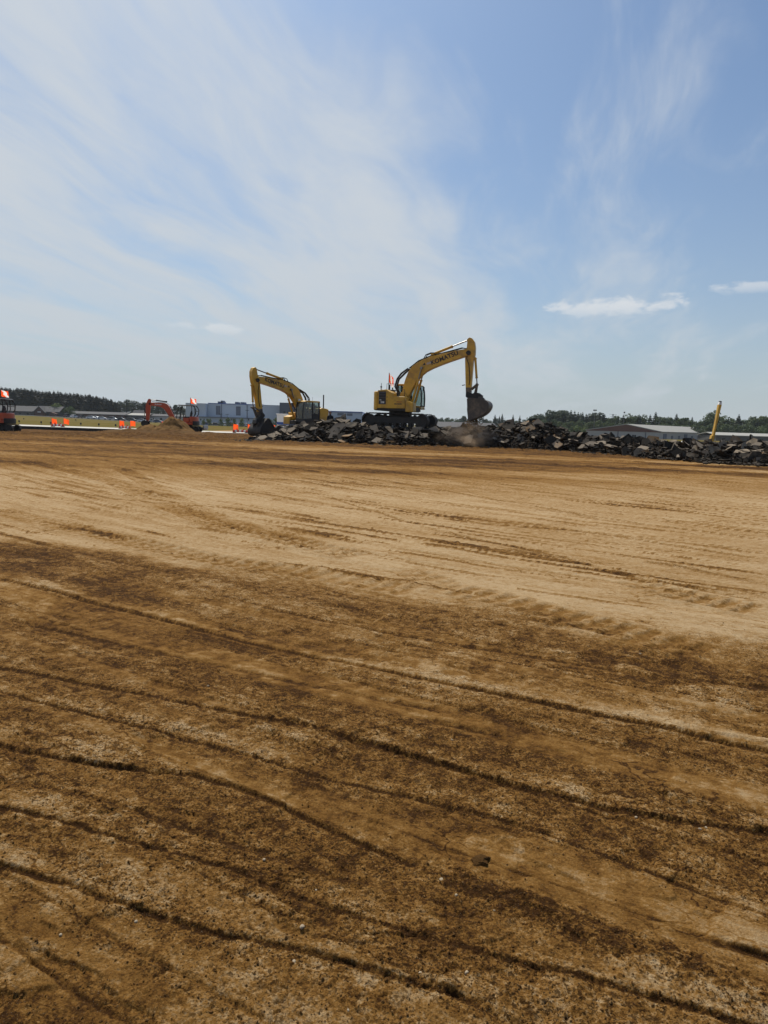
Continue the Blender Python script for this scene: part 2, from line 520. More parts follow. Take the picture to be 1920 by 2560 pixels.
    # ---- the traced lines
    for i, (kind, wd, dp, pts) in enumerate(LINES):
        P = line_pts(pts)
        lo, hi = P.min(0) - 1.2, P.max(0) + 1.2
        sel = (x > lo[0]) & (x < hi[0]) & (y > lo[1]) & (y < hi[1])
        if not sel.any():
            continue
        xs, ys = x[sel], y[sel]
        sdist, arc, run = poly_field(xs, ys, P, 1)
        wob = 0.012 * fbm(xs * 1.6, ys * 1.6, 3, 100 + i) + 0.002 * vnoise(xs * 22, ys * 22, 101 + i)
        dp = dp * (0.58 if kind != 'tread' else 1.3)
        d = sdist + wob * (1 if kind != 'tread' else 0.4)
        fade = sstep(0, 0.25, arc) * sstep(0, 0.25, run - arc)
        if run < 1.5:
            fade = np.maximum(fade, 0.15)
        brk = 0.62 + 0.38 * sstep(-0.40, 0.15, fbm(arc * 1.3, arc * 0 + i, 3, 110 + i))
        a = fade * brk
        zz = np.zeros(xs.shape, np.float32)
        dd = np.zeros(xs.shape, np.float32)
        cc = np.zeros(xs.shape, np.float32)
        if kind == 'step':
            up = sstep(-0.55, -0.01, d) * (d < 0.0)
            zz = dp * a * np.exp(np.minimum(d, 0) / 0.25) * sstep(0.004, -0.010, d)
            zz -= 0.40 * dp * a * np.exp(-((d - 0.20 * wd) / (0.28 * wd)) ** 2)
            g = np.exp(-((d - 0.10 * wd) / (0.17 * wd)) ** 2)
            rag = 0.25 * vnoise(xs * 30, ys * 30, 140 + i) + 0.22 * vnoise(xs * 75, ys * 75, 141 + i)
            gm = sstep(0.32, 0.60, g + rag * (g > 0.03))
            dd = 0.70 * a * gm - 0.24 * a * brk * np.exp(-((d + 0.06) / 0.07) ** 2)  # shade of the step face and lit crust edge painted in, over damp crumbs
            cc = 0.45 * a * np.exp(-((d - 0.4 * wd) / (0.7 * wd)) ** 2)
        elif kind == 'groove':
            g = np.exp(-(d / (0.45 * wd)) ** 2)
            zz = a * (-dp * 1.4 * g + dp * 0.9 * np.exp(-((d + 0.9 * wd) / (0.5 * wd)) ** 2))
            dd = 0.34 * a * sstep(0.30, 0.65, g + 0.4 * vnoise(xs * 30, ys * 30, 140 + i) * (g > 0.03)) - 0.07 * a * np.exp(-((d + wd) / (0.7 * wd)) ** 2)
            cc = 0.6 * a * g
        elif kind == 'windrow':
            g = np.exp(-(d / (0.6 * wd)) ** 2)
            zz = dp * a * g * (0.4 + 0.8 * lumps(xs * 22, ys * 22, 120 + i, .6, .15, .48) + 0.5 * lumps(xs * 50, ys * 50, 121 + i, .8))
            dd = 0.26 * a * sstep(0.30, 0.60, g + (0.55 * vnoise(xs * 26, ys * 26, 140 + i) + 0.3 * vnoise(xs * 60, ys * 60, 141 + i)) * (g > 0.03))
            cc = 1.0 * a * g
        elif kind == 'tread':
            w2 = wd * 0.5
            inside = sstep(w2 + 0.03, w2 - 0.03, np.abs(d))
            bars = sstep(0.25, 0.75, 0.5 + 0.5 * np.sin(arc * 2 * math.pi / 0.21 + d * 2.0))
            two = sstep(0.03, 0.06, np.abs(d))
            zz = inside * a * (-0.35 * dp + 0.75 * dp * bars * two) + 0.8 * dp * a * np.exp(-((np.abs(d) - w2 - 0.04) / 0.045) ** 2)
            dd = inside * a * (0.22 - 0.22 * bars) + 0.10 * inside * a
        z[sel] += zz.astype(np.float32)
        damp[sel] += dd.astype(np.float32)
        crumb[sel] = np.clip(crumb[sel] + cc, 0, 1)
        if kind in ('step', 'windrow'):
            z[sel] += (0.006 * cc * lumps(xs * 48, ys * 48, 130 + i, .6, .15, .48)).astype(np.float32)
    return z, np.clip(damp, 0, 1), crumb


def build_ground():
    # rows: dense near the camera (about one per picture row), then about every 0.1 m out to the rubble, then opening up to the horizon
    rows = [1.15]
    while rows[-1] < 58:
        y = rows[-1]
        rows.append(y + min(max(y * y / 1127.0 * 0.92, 0.0035), 0.105 if y < 50 else 0.16))
    y = rows[-1]
    step = 0.3
    while y < 6000:
        y += step
        step *= 1.16
        rows.append(y)
    back = [1.15 - q for q in (0.03, 0.08, 0.16, 0.3, 0.5, 0.8, 1.3, 2, 3, 5, 8, 13, 22, 40, 80, 200, 600)]
    rows = np.array(back[::-1] + rows)
    out_ = 0.62 + 1.15 * np.linspace(0, 1, 121)[1:] ** 1.7
    t = np.concatenate([-out_[::-1], np.linspace(-0.62, 0.62, 740), out_])
    NC = len(t)
    side = np.array([0.02, 0.05, 0.1, 0.18, 0.3, 0.5, 0.8, 1.3, 2.0, 3.2, 5, 8, 13, 21, 34, 60, 120, 300, 900, 3000, 9000])
    w = np.maximum(rows, 1.15) * 0.9916 + 0.21
    X = np.empty((len(rows), NC + 2 * len(side)))
    X[:, len(side):len(side) + NC] = w[:, None] * t[None, :]
    e = w * t[-1]
    X[:, len(side) + NC:] = e[:, None] + side[None, :] * (1 + 0 * w[:, None])
    X[:, :len(side)] = -(e[:, None] + side[None, ::-1])
    Y = np.repeat(rows[:, None], X.shape[1], 1)
    nr, nc = X.shape
    cell = np.maximum(np.gradient(X, axis=1), 0.5 * np.abs(np.gradient(Y, axis=0))).astype(np.float32)
    x, y = X.ravel(), Y.ravel()
    z = base_height(x, y).astype(np.float32)
    damp = np.full(x.shape, 0.35, np.float32)
    crumb = np.zeros(x.shape, np.float32)
    sel = (y < 75) & (y > -15) & (np.abs(x) < 75)
    zz, dd, cc = ground_fields(x[sel], y[sel], cell.ravel()[sel])
    fade = sstep(75, 66, y[sel]) * sstep(75, 60, np.abs(x[sel]))
    z[sel] = z[sel] * (1 - fade) + zz * fade
    damp[sel] = dd * fade + 0.35 * (1 - fade)
    crumb[sel] = cc
    # sink the sheet a little where pavement and turf lie on top of it
    z -= (0.12 * sstep(70, 80, y)).astype(np.float32)
    me = bpy.data.meshes.new('ground')
    nv = x.size
    me.vertices.add(nv)
    co = np.stack([x, y, z], 1).astype(np.float32)
    me.vertices.foreach_set('co', co.ravel())
    idx = np.arange(nv, dtype=np.int32).reshape(nr, nc)
    q = np.stack([idx[:-1, :-1], idx[:-1, 1:], idx[1:, 1:], idx[1:, :-1]], -1).reshape(-1, 4)
    me.loops.add(q.size)
    me.loops.foreach_set('vertex_index', q.ravel())
    me.polygons.add(len(q))
    me.polygons.foreach_set('loop_start', np.arange(0, q.size, 4, dtype=np.int32))
    me.polygons.foreach_set('loop_total', np.full(len(q), 4, np.int32))
    me.update(calc_edges=True)
    me.polygons.foreach_set('use_smooth', np.ones(len(q), bool))
    psi, s_ = lane(x, y)
    la = me.attributes.new('lane', 'FLOAT_VECTOR', 'POINT')
    la.data.foreach_set('vector', np.stack([psi, s_, 0 * s_], 1).astype(np.float32).ravel())
    for nm, arr in (('damp', damp), ('crumb', crumb)):
        at_ = me.attributes.new(nm, 'FLOAT', 'POINT')
        at_.data.foreach_set('value', arr.astype(np.float32))
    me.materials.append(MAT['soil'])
    o = link(bpy.data.objects.new('ground', me))
    tag(o, kind='structure')
    return o


build_ground()
# ---------------------------------------------------------------- mesh helpers
class MB:
    """collects simple shapes and links them as ONE mesh object"""
    def __init__(self):
        self.v, self.f, self.m = [], [], []

    def add(self, vs, fs, mi=0):
        b = len(self.v)
        self.v += [tuple(p) for p in vs]
        self.f += [tuple(i + b for i in f) for f in fs]
        self.m += [mi] * len(fs)
        return self

    def box(self, c, s, rot=None, mi=0):
        hx, hy, hz = s[0] / 2, s[1] / 2, s[2] / 2
        vs = [Vector((x, y, z)) for x in (-hx, hx) for y in (-hy, hy) for z in (-hz, hz)]
        if rot is not None:
            vs = [rot @ p for p in vs]
        c = Vector(c)
        return self.add([p + c for p in vs], [(0, 1, 3, 2), (4, 6, 7, 5), (0, 4, 5, 1), (2, 3, 7, 6), (0, 2, 6, 4), (1, 5, 7, 3)], mi)

    def span(self, x0, x1, y0, y1, z0, z1, mi=0):
        return self.box(((x0 + x1) / 2, (y0 + y1) / 2, (z0 + z1) / 2), (abs(x1 - x0), abs(y1 - y0), abs(z1 - z0)), None, mi)

    def prism(self, pts, y0, y1, mi=0, inset=0.0):
        """outline in the x-z plane extruded along y"""
        n = len(pts)
        area = sum(pts[i][0] * pts[(i + 1) % n][1] - pts[(i + 1) % n][0] * pts[i][1] for i in range(n))
        if area < 0:
            pts = pts[::-1]
        if y0 > y1:
            y0, y1 = y1, y0
        vs = [(x, y0, z) for x, z in pts] + [(x, y1, z) for x, z in pts]
        fs = [tuple(range(n)), tuple(range(2 * n - 1, n - 1, -1))]
        fs += [((i + 1) % n, i, n + i, n + (i + 1) % n) for i in range(n)]
        return self.add(vs, fs, mi)

    def plan(self, pts, z0, z1, mi=0):
        """outline in the x-y plane extruded along z"""
        n = len(pts)
        area = sum(pts[i][0] * pts[(i + 1) % n][1] - pts[(i + 1) % n][0] * pts[i][1] for i in range(n))
        if area < 0:
            pts = pts[::-1]
        vs = [(x, y, z0) for x, y in pts] + [(x, y, z1) for x, y in pts]
        fs = [tuple(range(n - 1, -1, -1)), tuple(range(n, 2 * n))]
        fs += [(i, (i + 1) % n, n + (i + 1) % n, n + i) for i in range(n)]
        return self.add(vs, fs, mi)

    def cyl(self, a, b, r0, r1=None, n=12, mi=0):
        a, b = Vector(a), Vector(b)
        r1 = r0 if r1 is None else r1
        d = (b - a).normalized()
        t = Vector((0, 0, 1)) if abs(d.z) < 0.9 else Vector((1, 0, 0))
        u = d.cross(t).normalized()
        w = d.cross(u)
        vs = []
        for p, r in ((a, r0), (b, r1)):
            vs += [p + (u * math.cos(k * 2 * math.pi / n) + w * math.sin(k * 2 * math.pi / n)) * r for k in range(n)]
        fs = [tuple(range(n - 1, -1, -1)), tuple(range(n, 2 * n))]
        fs += [(i, (i + 1) % n, n + (i + 1) % n, n + i) for i in range(n)]
        # orient outward
        fs = [f[::-1] for f in fs]
        return self.add(vs, fs, mi)

    def tube(self, pts, r, n=8, mi=0):
        pts = [Vector(p) for p in pts]
        rings = []
        prev = None
        for i, p in enumerate(pts):
            d = (pts[min(i + 1, len(pts) - 1)] - pts[max(i - 1, 0)]).normalized()
            if prev is None:
                t = Vector((0, 0, 1)) if abs(d.z) < 0.9 else Vector((1, 0, 0))
                u = d.cross(t).normalized()
            else:
                u = (prev - d * prev.dot(d)).normalized()
            prev = u
            w = d.cross(u)
            rr = r[i] if hasattr(r, '__len__') else r
            rings.append([p + (u * math.cos(k * 2 * math.pi / n) + w * math.sin(k * 2 * math.pi / n)) * rr for k in range(n)])
        vs = [q for ring in rings for q in ring]
        fs = []
        for i in range(len(rings) - 1):
            for k in range(n):
                k2 = (k + 1) % n
                fs.append((i * n + k, i * n + k2, (i + 1) * n + k2, (i + 1) * n + k))
        fs.append(tuple(range(n - 1, -1, -1)))
        fs.append(tuple(range((len(rings) - 1) * n, len(rings) * n)))
        return self.add(vs, fs, mi)

    def quad(self, a, b, c, d, mi=0):
        return self.add([a, b, c, d], [(0, 1, 2, 3)], mi)

    def mesh(self, name, mats, smooth=False):
        me = bpy.data.meshes.new(name)
        me.from_pydata(self.v, [], self.f)
        for m in (mats if isinstance(mats, (list, tuple)) else [mats]):
            me.materials.append(MAT[m])
        me.polygons.foreach_set('material_index', self.m)
        if smooth:
            me.polygons.foreach_set('use_smooth', [True] * len(self.f))
        me.update()
        return me

    def build(self, name, mats, parent=None, smooth=False, bevel=0.0, seg=2):
        o = link(bpy.data.objects.new(name, self.mesh(name, mats, smooth)), parent)
        if bevel:
            md = o.modifiers.new('bevel', 'BEVEL')
            md.width = bevel
            md.segments = seg
            md.limit_method = 'ANGLE'
            md.angle_limit = R_(35)
        return o


def empty(name, loc=(0, 0, 0), rz=0.0):
    o = link(bpy.data.objects.new(name, None))
    o.location = loc
    o.rotation_euler = (0, 0, rz)
    o.empty_display_size = 0.2
    return o


def copy_tree(o, parent=None):
    c = o.copy()
    COL.objects.link(c)
    c.parent = parent
    for ch in list(o.children):
        copy_tree(ch, c)
    return c


def plain(name, color, rough=0.7, metal=0.0, var=0.12, scale=3.0, spec=0.5, dirt=None, dirt_amt=0.0, dirt_scale=2.0, bump=0.0, bscale=30):
    """painted or raw surface with a little unevenness and optional grime"""
    m, T, b = new_mat(name)
    co = T.new('ShaderNodeTexCoord').outputs['Object']
    n = T.noise(co, scale, 5, 0.6)
    k = T.math('ADD', 1.0 - var / 2, T.math('MULTIPLY', T.math('SUBTRACT', n, 0.25), var * 1.0))
    col = T.mix(1.0, color, T.comb(k, k, k), 'MULTIPLY')
    if dirt is not None:
        dn = T.noise(co, dirt_scale, 7, 0.65)
        col = T.mix(T.math('MULTIPLY', T.ramp(dn, 0.42, 0.70), dirt_amt), col, dirt)
    T.l.new(col, b.inputs['Base Color'])
    b.inputs['Roughness'].default_value = rough
    b.inputs['Metallic'].default_value = metal
    b.inputs['Specular IOR Level'].default_value = spec
    if bump:
        bp = T.new('ShaderNodeBump')
        bp.inputs['Strength'].default_value = bump
        bp.inputs['Distance'].default_value = 0.02
        T.l.new(T.noise(co, bscale, 5, 0.6), bp.inputs['Height'])
        T.l.new(bp.outputs[0], b.inputs['Normal'])
    MAT[name] = m
    return m


DUST = (0.20, 0.125, 0.055)
plain('machine_yellow', (0.68, 0.385, 0.030), 0.42, var=0.25, scale=1.2, dirt=(0.25, 0.14, 0.05), dirt_amt=0.65, dirt_scale=1.6)
plain('machine_orange', (0.52, 0.070, 0.020), 0.42, var=0.18, scale=1.5, dirt=(0.24, 0.13, 0.06), dirt_amt=0.35, dirt_scale=2.2)
plain('black_steel', (0.012, 0.012, 0.013), 0.6, var=0.4, scale=3, dirt=(0.05, 0.035, 0.022), dirt_amt=0.35, dirt_scale=3)
plain('track_steel', (0.022, 0.019, 0.017), 0.75, var=0.5, scale=4, dirt=(0.06, 0.042, 0.025), dirt_amt=0.5, dirt_scale=3)
plain('bucket_steel', (0.085, 0.074, 0.064), 0.6, 0.2, var=0.5, scale=2.5, dirt=(0.22, 0.165, 0.11), dirt_amt=0.8, dirt_scale=1.8)
plain('chrome', (0.22, 0.21, 0.20), 0.35, 1.0, var=0.1)
plain('rubber', (0.012, 0.012, 0.012), 0.7, var=0.3)
plain('letter_black', (0.010, 0.009, 0.016), 0.5, var=0.2)
plain('letter_white', (0.75, 0.74, 0.70), 0.5, var=0.1)
plain('letter_red', (0.30, 0.035, 0.015), 0.5, var=0.1)
plain('decal_black', (0.014, 0.015, 0.019), 0.45, var=0.2)
plain('sticker_pale', (0.52, 0.42, 0.34), 0.5, var=0.5, scale=9)
plain('white_paint', (0.78, 0.77, 0.74), 0.6, var=0.08)
plain('seat_grey', (0.035, 0.035, 0.037), 0.8)
plain('concrete', (0.50, 0.48, 0.43), 0.85, var=0.22, scale=0.6, dirt=(0.34, 0.29, 0.22), dirt_amt=0.35, dirt_scale=0.3)
plain('old_asphalt', (0.030, 0.027, 0.025), 0.9, var=0.5, scale=1.2)
plain('warehouse_grey', (0.44, 0.49, 0.56), 0.7, var=0.06, scale=0.2)
plain('warehouse_pale', (0.50, 0.54, 0.60), 0.7, var=0.06, scale=0.2)
plain('warehouse_dark', (0.085, 0.098, 0.135), 0.7, var=0.06, scale=0.2)
plain('blue_trim', (0.030, 0.085, 0.30), 0.6, var=0.06)
plain('panel_grey', (0.12, 0.13, 0.165), 0.7, var=0.06)
plain('dock_black', (0.015, 0.016, 0.02), 0.7)
plain('hangar_white', (0.42, 0.40, 0.385), 0.7, var=0.12, scale=0.3, dirt=(0.30, 0.28, 0.25), dirt_amt=0.3, dirt_scale=0.2)
plain('hangar_brown', (0.130, 0.048, 0.034), 0.7, var=0.12, scale=0.3)
plain('roof_white', (0.34, 0.33, 0.30), 0.8, spec=.2, var=0.1, scale=0.3)
plain('roof_grey', (0.085, 0.083, 0.086), 0.85, spec=.2, var=0.15, scale=0.3)
plain('brick_red', (0.105, 0.050, 0.040), 0.85, var=0.2, scale=1.0)
plain('house_wall', (0.085, 0.080, 0.078), 0.85, var=0.2, scale=0.5)
plain('car_white', (0.78, 0.78, 0.80), 0.3, var=0.03)
plain('car_silver', (0.40, 0.42, 0.45), 0.3, 0.5, var=0.03)
plain('car_dark', (0.030, 0.034, 0.045), 0.3, var=0.03)
plain('car_blue', (0.035, 0.06, 0.16), 0.3, var=0.03)
plain('car_glass', (0.012, 0.016, 0.022), 0.08, var=0.0)
plain('flag_orange', (0.85, 0.105, 0.012), 0.8, var=0.1)
plain('barricade_orange', (0.60, 0.06, 0.03), 0.6, var=0.15)
plain('grey_metal', (0.18, 0.18, 0.19), 0.5, 0.6, var=0.15)
plain('bark', (0.055, 0.040, 0.028), 0.9, var=0.4, scale=2)


def flag_material(name, color, back):
    """thin cloth that lets some light through"""
    m, T, b = new_mat(name)
    out = m.node_tree.nodes['Material Output']
    co = T.new('ShaderNodeTexCoord').outputs['Object']
    k = T.noise(co, 6, 3)
    col = T.mix(T.ramp(k, 0.3, 0.7, 0.0, 0.25), color, back)
    T.l.new(col, b.inputs['Base Color'])
    b.inputs['Roughness'].default_value = 0.85
    tr = T.new('ShaderNodeBsdfTranslucent')
    T.l.new(col, tr.inputs['Color'])
    mx = T.new('ShaderNodeMixShader')
    mx.inputs[0].default_value = 0.65
    T.l.new(b.outputs[0], mx.inputs[1])
    T.l.new(tr.outputs[0], mx.inputs[2])
    T.l.new(mx.outputs[0], out.inputs['Surface'])
    MAT[name] = m


flag_material('flag_cloth', (1.0, 0.105, 0.018), (1.0, 0.17, 0.03))
flag_material('flag_white', (0.85, 0.83, 0.80), (0.9, 0.85, 0.8))


def glass_material():
    m, T, b = new_mat('cab_glass')
    out = m.node_tree.nodes['Material Output']
    tr = T.new('ShaderNodeBsdfTransparent')
    tr.inputs['Color'].default_value = (0.46, 0.54, 0.52, 1)
    gl = T.new('ShaderNodeBsdfGlossy')
    gl.inputs['Roughness'].default_value = 0.05
    lw = T.new('ShaderNodeLayerWeight')
    lw.inputs['Blend'].default_value = 0.25
    mx = T.new('ShaderNodeMixShader')
    T.l.new(T.math('ADD', 0.05, T.math('MULTIPLY', lw.outputs['Fresnel'], 0.8)), mx.inputs[0])
    T.l.new(tr.outputs[0], mx.inputs[1])
    T.l.new(gl.outputs[0], mx.inputs[2])
    T.l.new(mx.outputs[0], out.inputs['Surface'])
    MAT['cab_glass'] = m


glass_material()


def leaf_material(name, a, b_, c):
    m, T, b = new_mat(name)
    out = m.node_tree.nodes['Material Output']
    co = T.new('ShaderNodeTexCoord').outputs['Object']
    rnd = T.new('ShaderNodeObjectInfo').outputs['Random']
    n = T.noise(co, 0.9, 4, 0.6)
    f = T.math('ADD', T.math('MULTIPLY', n, 1.3), T.math('MULTIPLY', rnd, 0.45))
    col = T.mix(T.ramp(f, 0.55, 0.85), a, b_)
    col = T.mix(T.ramp(f, 0.85, 1.25), col, c)
    T.l.new(col, b.inputs['Base Color'])
    b.inputs['Roughness'].default_value = 0.75
    b.inputs['Specular IOR Level'].default_value = 0.25
    tr = T.new('ShaderNodeBsdfTranslucent')
    T.l.new(col, tr.inputs['Color'])
    mx = T.new('ShaderNodeMixShader')
    mx.inputs[0].default_value = 0.25
    T.l.new(b.outputs[0], mx.inputs[1])
    T.l.new(tr.outputs[0], mx.inputs[2])
    T.l.new(mx.outputs[0], out.inputs['Surface'])
    MAT[name] = m


leaf_material('fir_needles', (0.026, 0.044, 0.026), (0.040, 0.062, 0.034), (0.055, 0.080, 0.042))
leaf_material('dark_fir_needles', (0.007, 0.012, 0.009), (0.011, 0.018, 0.012), (0.016, 0.024, 0.014))
leaf_material('broad_leaves', (0.040, 0.062, 0.026), (0.062, 0.092, 0.034), (0.085, 0.115, 0.042))
leaf_material('shrub_leaves', (0.055, 0.090, 0.028), (0.085, 0.125, 0.038), (0.120, 0.155, 0.050))
leaf_material('dull_leaves', (0.028, 0.044, 0.027), (0.042, 0.062, 0.034), (0.058, 0.078, 0.040))


def grass_material():
    m, T, b = new_mat('dry_grass')
    pos = T.new('ShaderNodeNewGeometry').outputs['Position']
    n = T.noise(T.vmath('MULTIPLY', pos, (0.05, 0.16, 0.1)), 1.0, 6, 0.6)
    n2 = T.noise(pos, 0.9, 5, 0.7)
    col = T.mix(T.ramp(n, 0.38, 0.62), (0.150, 0.108, 0.042), (0.115, 0.103, 0.033))
    col = T.mix(T.math('MULTIPLY', T.ramp(n2, 0.5, 0.7), 0.5), col, (0.085, 0.072, 0.026))
    T.l.new(col, b.inputs['Base Color'])
    b.inputs['Roughness'].default_value = 0.95
    b.inputs['Specular IOR Level'].default_value = 0.0
    MAT['dry_grass'] = m
    plain('parking_asphalt', (0.060, 0.058, 0.056), 0.9, spec=.1, var=0.3, scale=0.2)


grass_material()


# ---------------------------------------------------------------- pavement and turf beyond the site
def edge_y(x):
    return 64.5 + 0.20 * max(0.0, -(x + 17.4))


def sheet(name, near, far, z_off, mat, x0, x1, nx=60, thick=0.0, rows=8, side=None):
    mb = MB()
    top = []
    for j in range(rows + 1):
        for i in range(nx + 1):
            x = x0 + (x1 - x0) * i / nx
            t = (j / rows) ** 1.6
            y = near(x) + (far(x) - near(x)) * t
            top.append((x, y, gz(x, y) + z_off))
    fs = []
    for j in range(rows):
        for i in range(nx):
            a = j * (nx + 1) + i
            fs.append((a, a + 1, a + nx + 2, a + nx + 1))
    mb.add(top, fs)
    if thick:
        lo = [(p[0], p[1] + 0.02, p[2] - thick) for p in top[:nx + 1]]
        mb.add(top[:nx + 1] + lo, [(i, nx + 1 + i, nx + 2 + i, i + 1) for i in range(nx)], 1)
    o = mb.build(name, [mat, side or mat])
    return tag(o, kind='structure')


# concrete shoulder of the taxiway, broken off along its near edge, then turf
def taxi():
    mb = MB()
    rnd = random.Random(4)
    nx = 240
    xs = [-120 + 220 * i / nx for i in range(nx + 1)]
    ed = [edge_y(x) + rnd.uniform(-0.18, 0.18) for x in xs]
    z = 0.31
    top0 = [(x, e, z) for x, e in zip(xs, ed)]
    top1 = [(x, edge_y(x) + 6.5, z) for x in xs]
    lo = [(x, e + 0.03, z - 0.55) for x, e in zip(xs, ed)]
    n = nx + 1
    mb.add(top0 + top1, [(i, i + 1, n + i + 1, n + i) for i in range(nx)], 0)
    mb.add(top0 + lo, [(i, n + i, n + i + 1, i + 1) for i in range(nx)], 1)
    return tag(mb.build('taxiway', ['concrete', 'old_asphalt']), kind='structure')


taxi()
sheet('grass_field', lambda x: edge_y(x) + 6.2, lambda x: 5000.0, 0.012, 'dry_grass', -3500, 3500, 240, rows=60)
sheet('parking_lot', lambda x: 322.0, lambda x: 372.0, 0.03, 'parking_asphalt', -260, 60, 60, rows=4)


# ---------------------------------------------------------------- trees
def conifer_mesh(name, seed, h=14.0, r=2.6, mat='fir_needles', n_wh=40, per=15):
    rnd = random.Random(seed)
    mb = MB()
    for k in range(n_wh):
        t = (k + rnd.random() * 0.8) / n_wh
        z = h * (0.03 + 0.97 * t)
        rad = r * (1 - t) ** 0.85 * rnd.uniform(0.50, 1.15) + 0.12
        for j in range(per):
            a = rnd.uniform(0, 2 * math.pi)
            L = rad * rnd.uniform(0.65, 1.08)
            d = Vector((math.cos(a), math.sin(a), 0))
            s = Vector((-math.sin(a), math.cos(a), 0))
            droop = rnd.uniform(0.1, 0.75) * L
            p0 = Vector((0, 0, z + 0.1))
            w = L * rnd.uniform(0.26, 0.42) + 0.06
            m1 = p0 + d * L * 0.55 + Vector((0, 0, -droop * 0.35))
            tip = p0 + d * L + Vector((0, 0, -droop + 0.10 * L))
            e1 = m1 + s * w + Vector((0, 0, -0.22 * w - 0.05))
            e2 = m1 - s * w + Vector((0, 0, -0.22 * w - 0.05))
            mb.add([p0, e1, tip, e2, m1 + Vector((0, 0, 0.12))], [(0, 1, 4), (1, 2, 4), (2, 3, 4), (3, 0, 4)])
            hang = Vector((0, 0, -rnd.uniform(0.25, 0.6) * w - 0.1))
            mb.add([e1, tip, m1 + hang], [(0, 1, 2)])
            mb.add([e2, tip, m1 + hang], [(0, 1, 2)])
    return mb.mesh(name, mat)


def broad_mesh(name, seed, h=9.0, r=3.6, mat='broad_leaves', n=1500, low=0.18):
    rnd = random.Random(seed)
    mb = MB()
    cl = []
    for k in range(15):
        a = rnd.uniform(0, 2 * math.pi)
        t = rnd.uniform(low + 0.12, 0.92)
        prof = math.sin(math.pi * min(1, (t - low) / (1.02 - low)) ** 0.75) ** 0.7
        rr = r * prof * rnd.uniform(0.1, 0.72)
        cl.append((Vector((math.cos(a) * rr, math.sin(a) * rr, t * h)), r * rnd.uniform(0.26, 0.46)))
    for k in range(n):
        c, q = rnd.choice(cl)
        d = Vector((rnd.gauss(0, 1), rnd.gauss(0, 1), rnd.gauss(0, 1))).normalized()
        p = c + d * q * rnd.uniform(0.55, 1.05)
        if p.z < low * h:
            continue
        nrm = (d + Vector((rnd.gauss(0, .6), rnd.gauss(0, .6), rnd.gauss(0, .6)))).normalized()
        t = nrm.cross(Vector((rnd.gauss(0, 1), rnd.gauss(0, 1), rnd.gauss(0, 1)))).normalized()
        b = nrm.cross(t)
        s = rnd.uniform(0.16, 0.36) * (r / 3.6)
        mb.add([p + t * s, p + b * s * 0.8, p - t * s, p - b * s * 0.7], [(0, 1, 2), (0, 2, 3)])
    return mb.mesh(name, mat)


def trunk_mesh(name, h, r, seed, limbs=5, frac=0.8):
    rnd = random.Random(seed)
    mb = MB()
    top = h * frac
    mb.tube([(0, 0, -0.4), (0.03, 0.02, top * .35), (0.02 * r * 10, 0, top * .7), (0, 0.03, top)], [r, r * .8, r * .5, r * .12], 7)
    for k in range(limbs):
        a = rnd.uniform(0, 6.28)
        z0 = top * rnd.uniform(.3, .75)
        L = h * rnd.uniform(.12, .22)
        mb.tube([(0, 0, z0), (math.cos(a) * L * .5, math.sin(a) * L * .5, z0 + L * .35), (math.cos(a) * L, math.sin(a) * L, z0 + L * .9)],
                [r * .38, r * .25, r * .08], 5)
    return mb.mesh(name, 'bark')


CROWNS = {
    'darkfir': [conifer_mesh('crown', 10 + k, 14, 3.2 + 0.3 * k, 'dark_fir_needles', 42, 18) for k in range(3)],
    'fir': [conifer_mesh('crown', 20 + k, 14, 3.0 + 0.4 * k, 'fir_needles') for k in range(3)],
    'broad': [broad_mesh('crown', 30 + k, 9, 3.4) for k in range(3)],
    'dull': [broad_mesh('crown', 40 + k, 9, 3.6, 'dull_leaves') for k in range(3)],
    'shrub': [broad_mesh('crown', 50 + k, 3.2, 2.2, 'shrub_leaves', 800, 0.02) for k in range(2)],
}
TRUNKS = {'darkfir': trunk_mesh('trunk', 14, .22, 1, 4, .93), 'fir': trunk_mesh('trunk', 14, .2, 2, 4, .93),
          'broad': trunk_mesh('trunk', 9, .22, 3), 'dull': trunk_mesh('trunk', 9, .22, 4), 'shrub': trunk_mesh('trunk', 3.2, .07, 5, 6)}
HT = {'darkfir': 14.0, 'fir': 14.0, 'broad': 9.2, 'dull': 9.2, 'shrub': 3.3}
TR = random.Random(77)


def tree(kind, px, top_py, Y, label, group, cat='tree', wide=1.0, name=None):
    p = at(px, top_py, Y)
    zg = gz(p.x, Y)
    h = p.z - zg
    s = h / HT[kind]
    r = empty(name or {'darkfir': 'conifer_tree', 'fir': 'conifer_tree', 'broad': 'leafy_tree', 'dull': 'leafy_tree', 'shrub': 'shrub'}[kind], (p.x, Y, zg), TR.uniform(0, 6.28))
    k = s * wide * TR.uniform(0.9, 1.12)
    r.scale = (k, k, s)
    me = TR.choice(CROWNS[kind])
    link(bpy.data.objects.new('trunk', TRUNKS[kind]), r)
    link(bpy.data.objects.new('crown', me), r)
    return tag(r, label, cat, group)


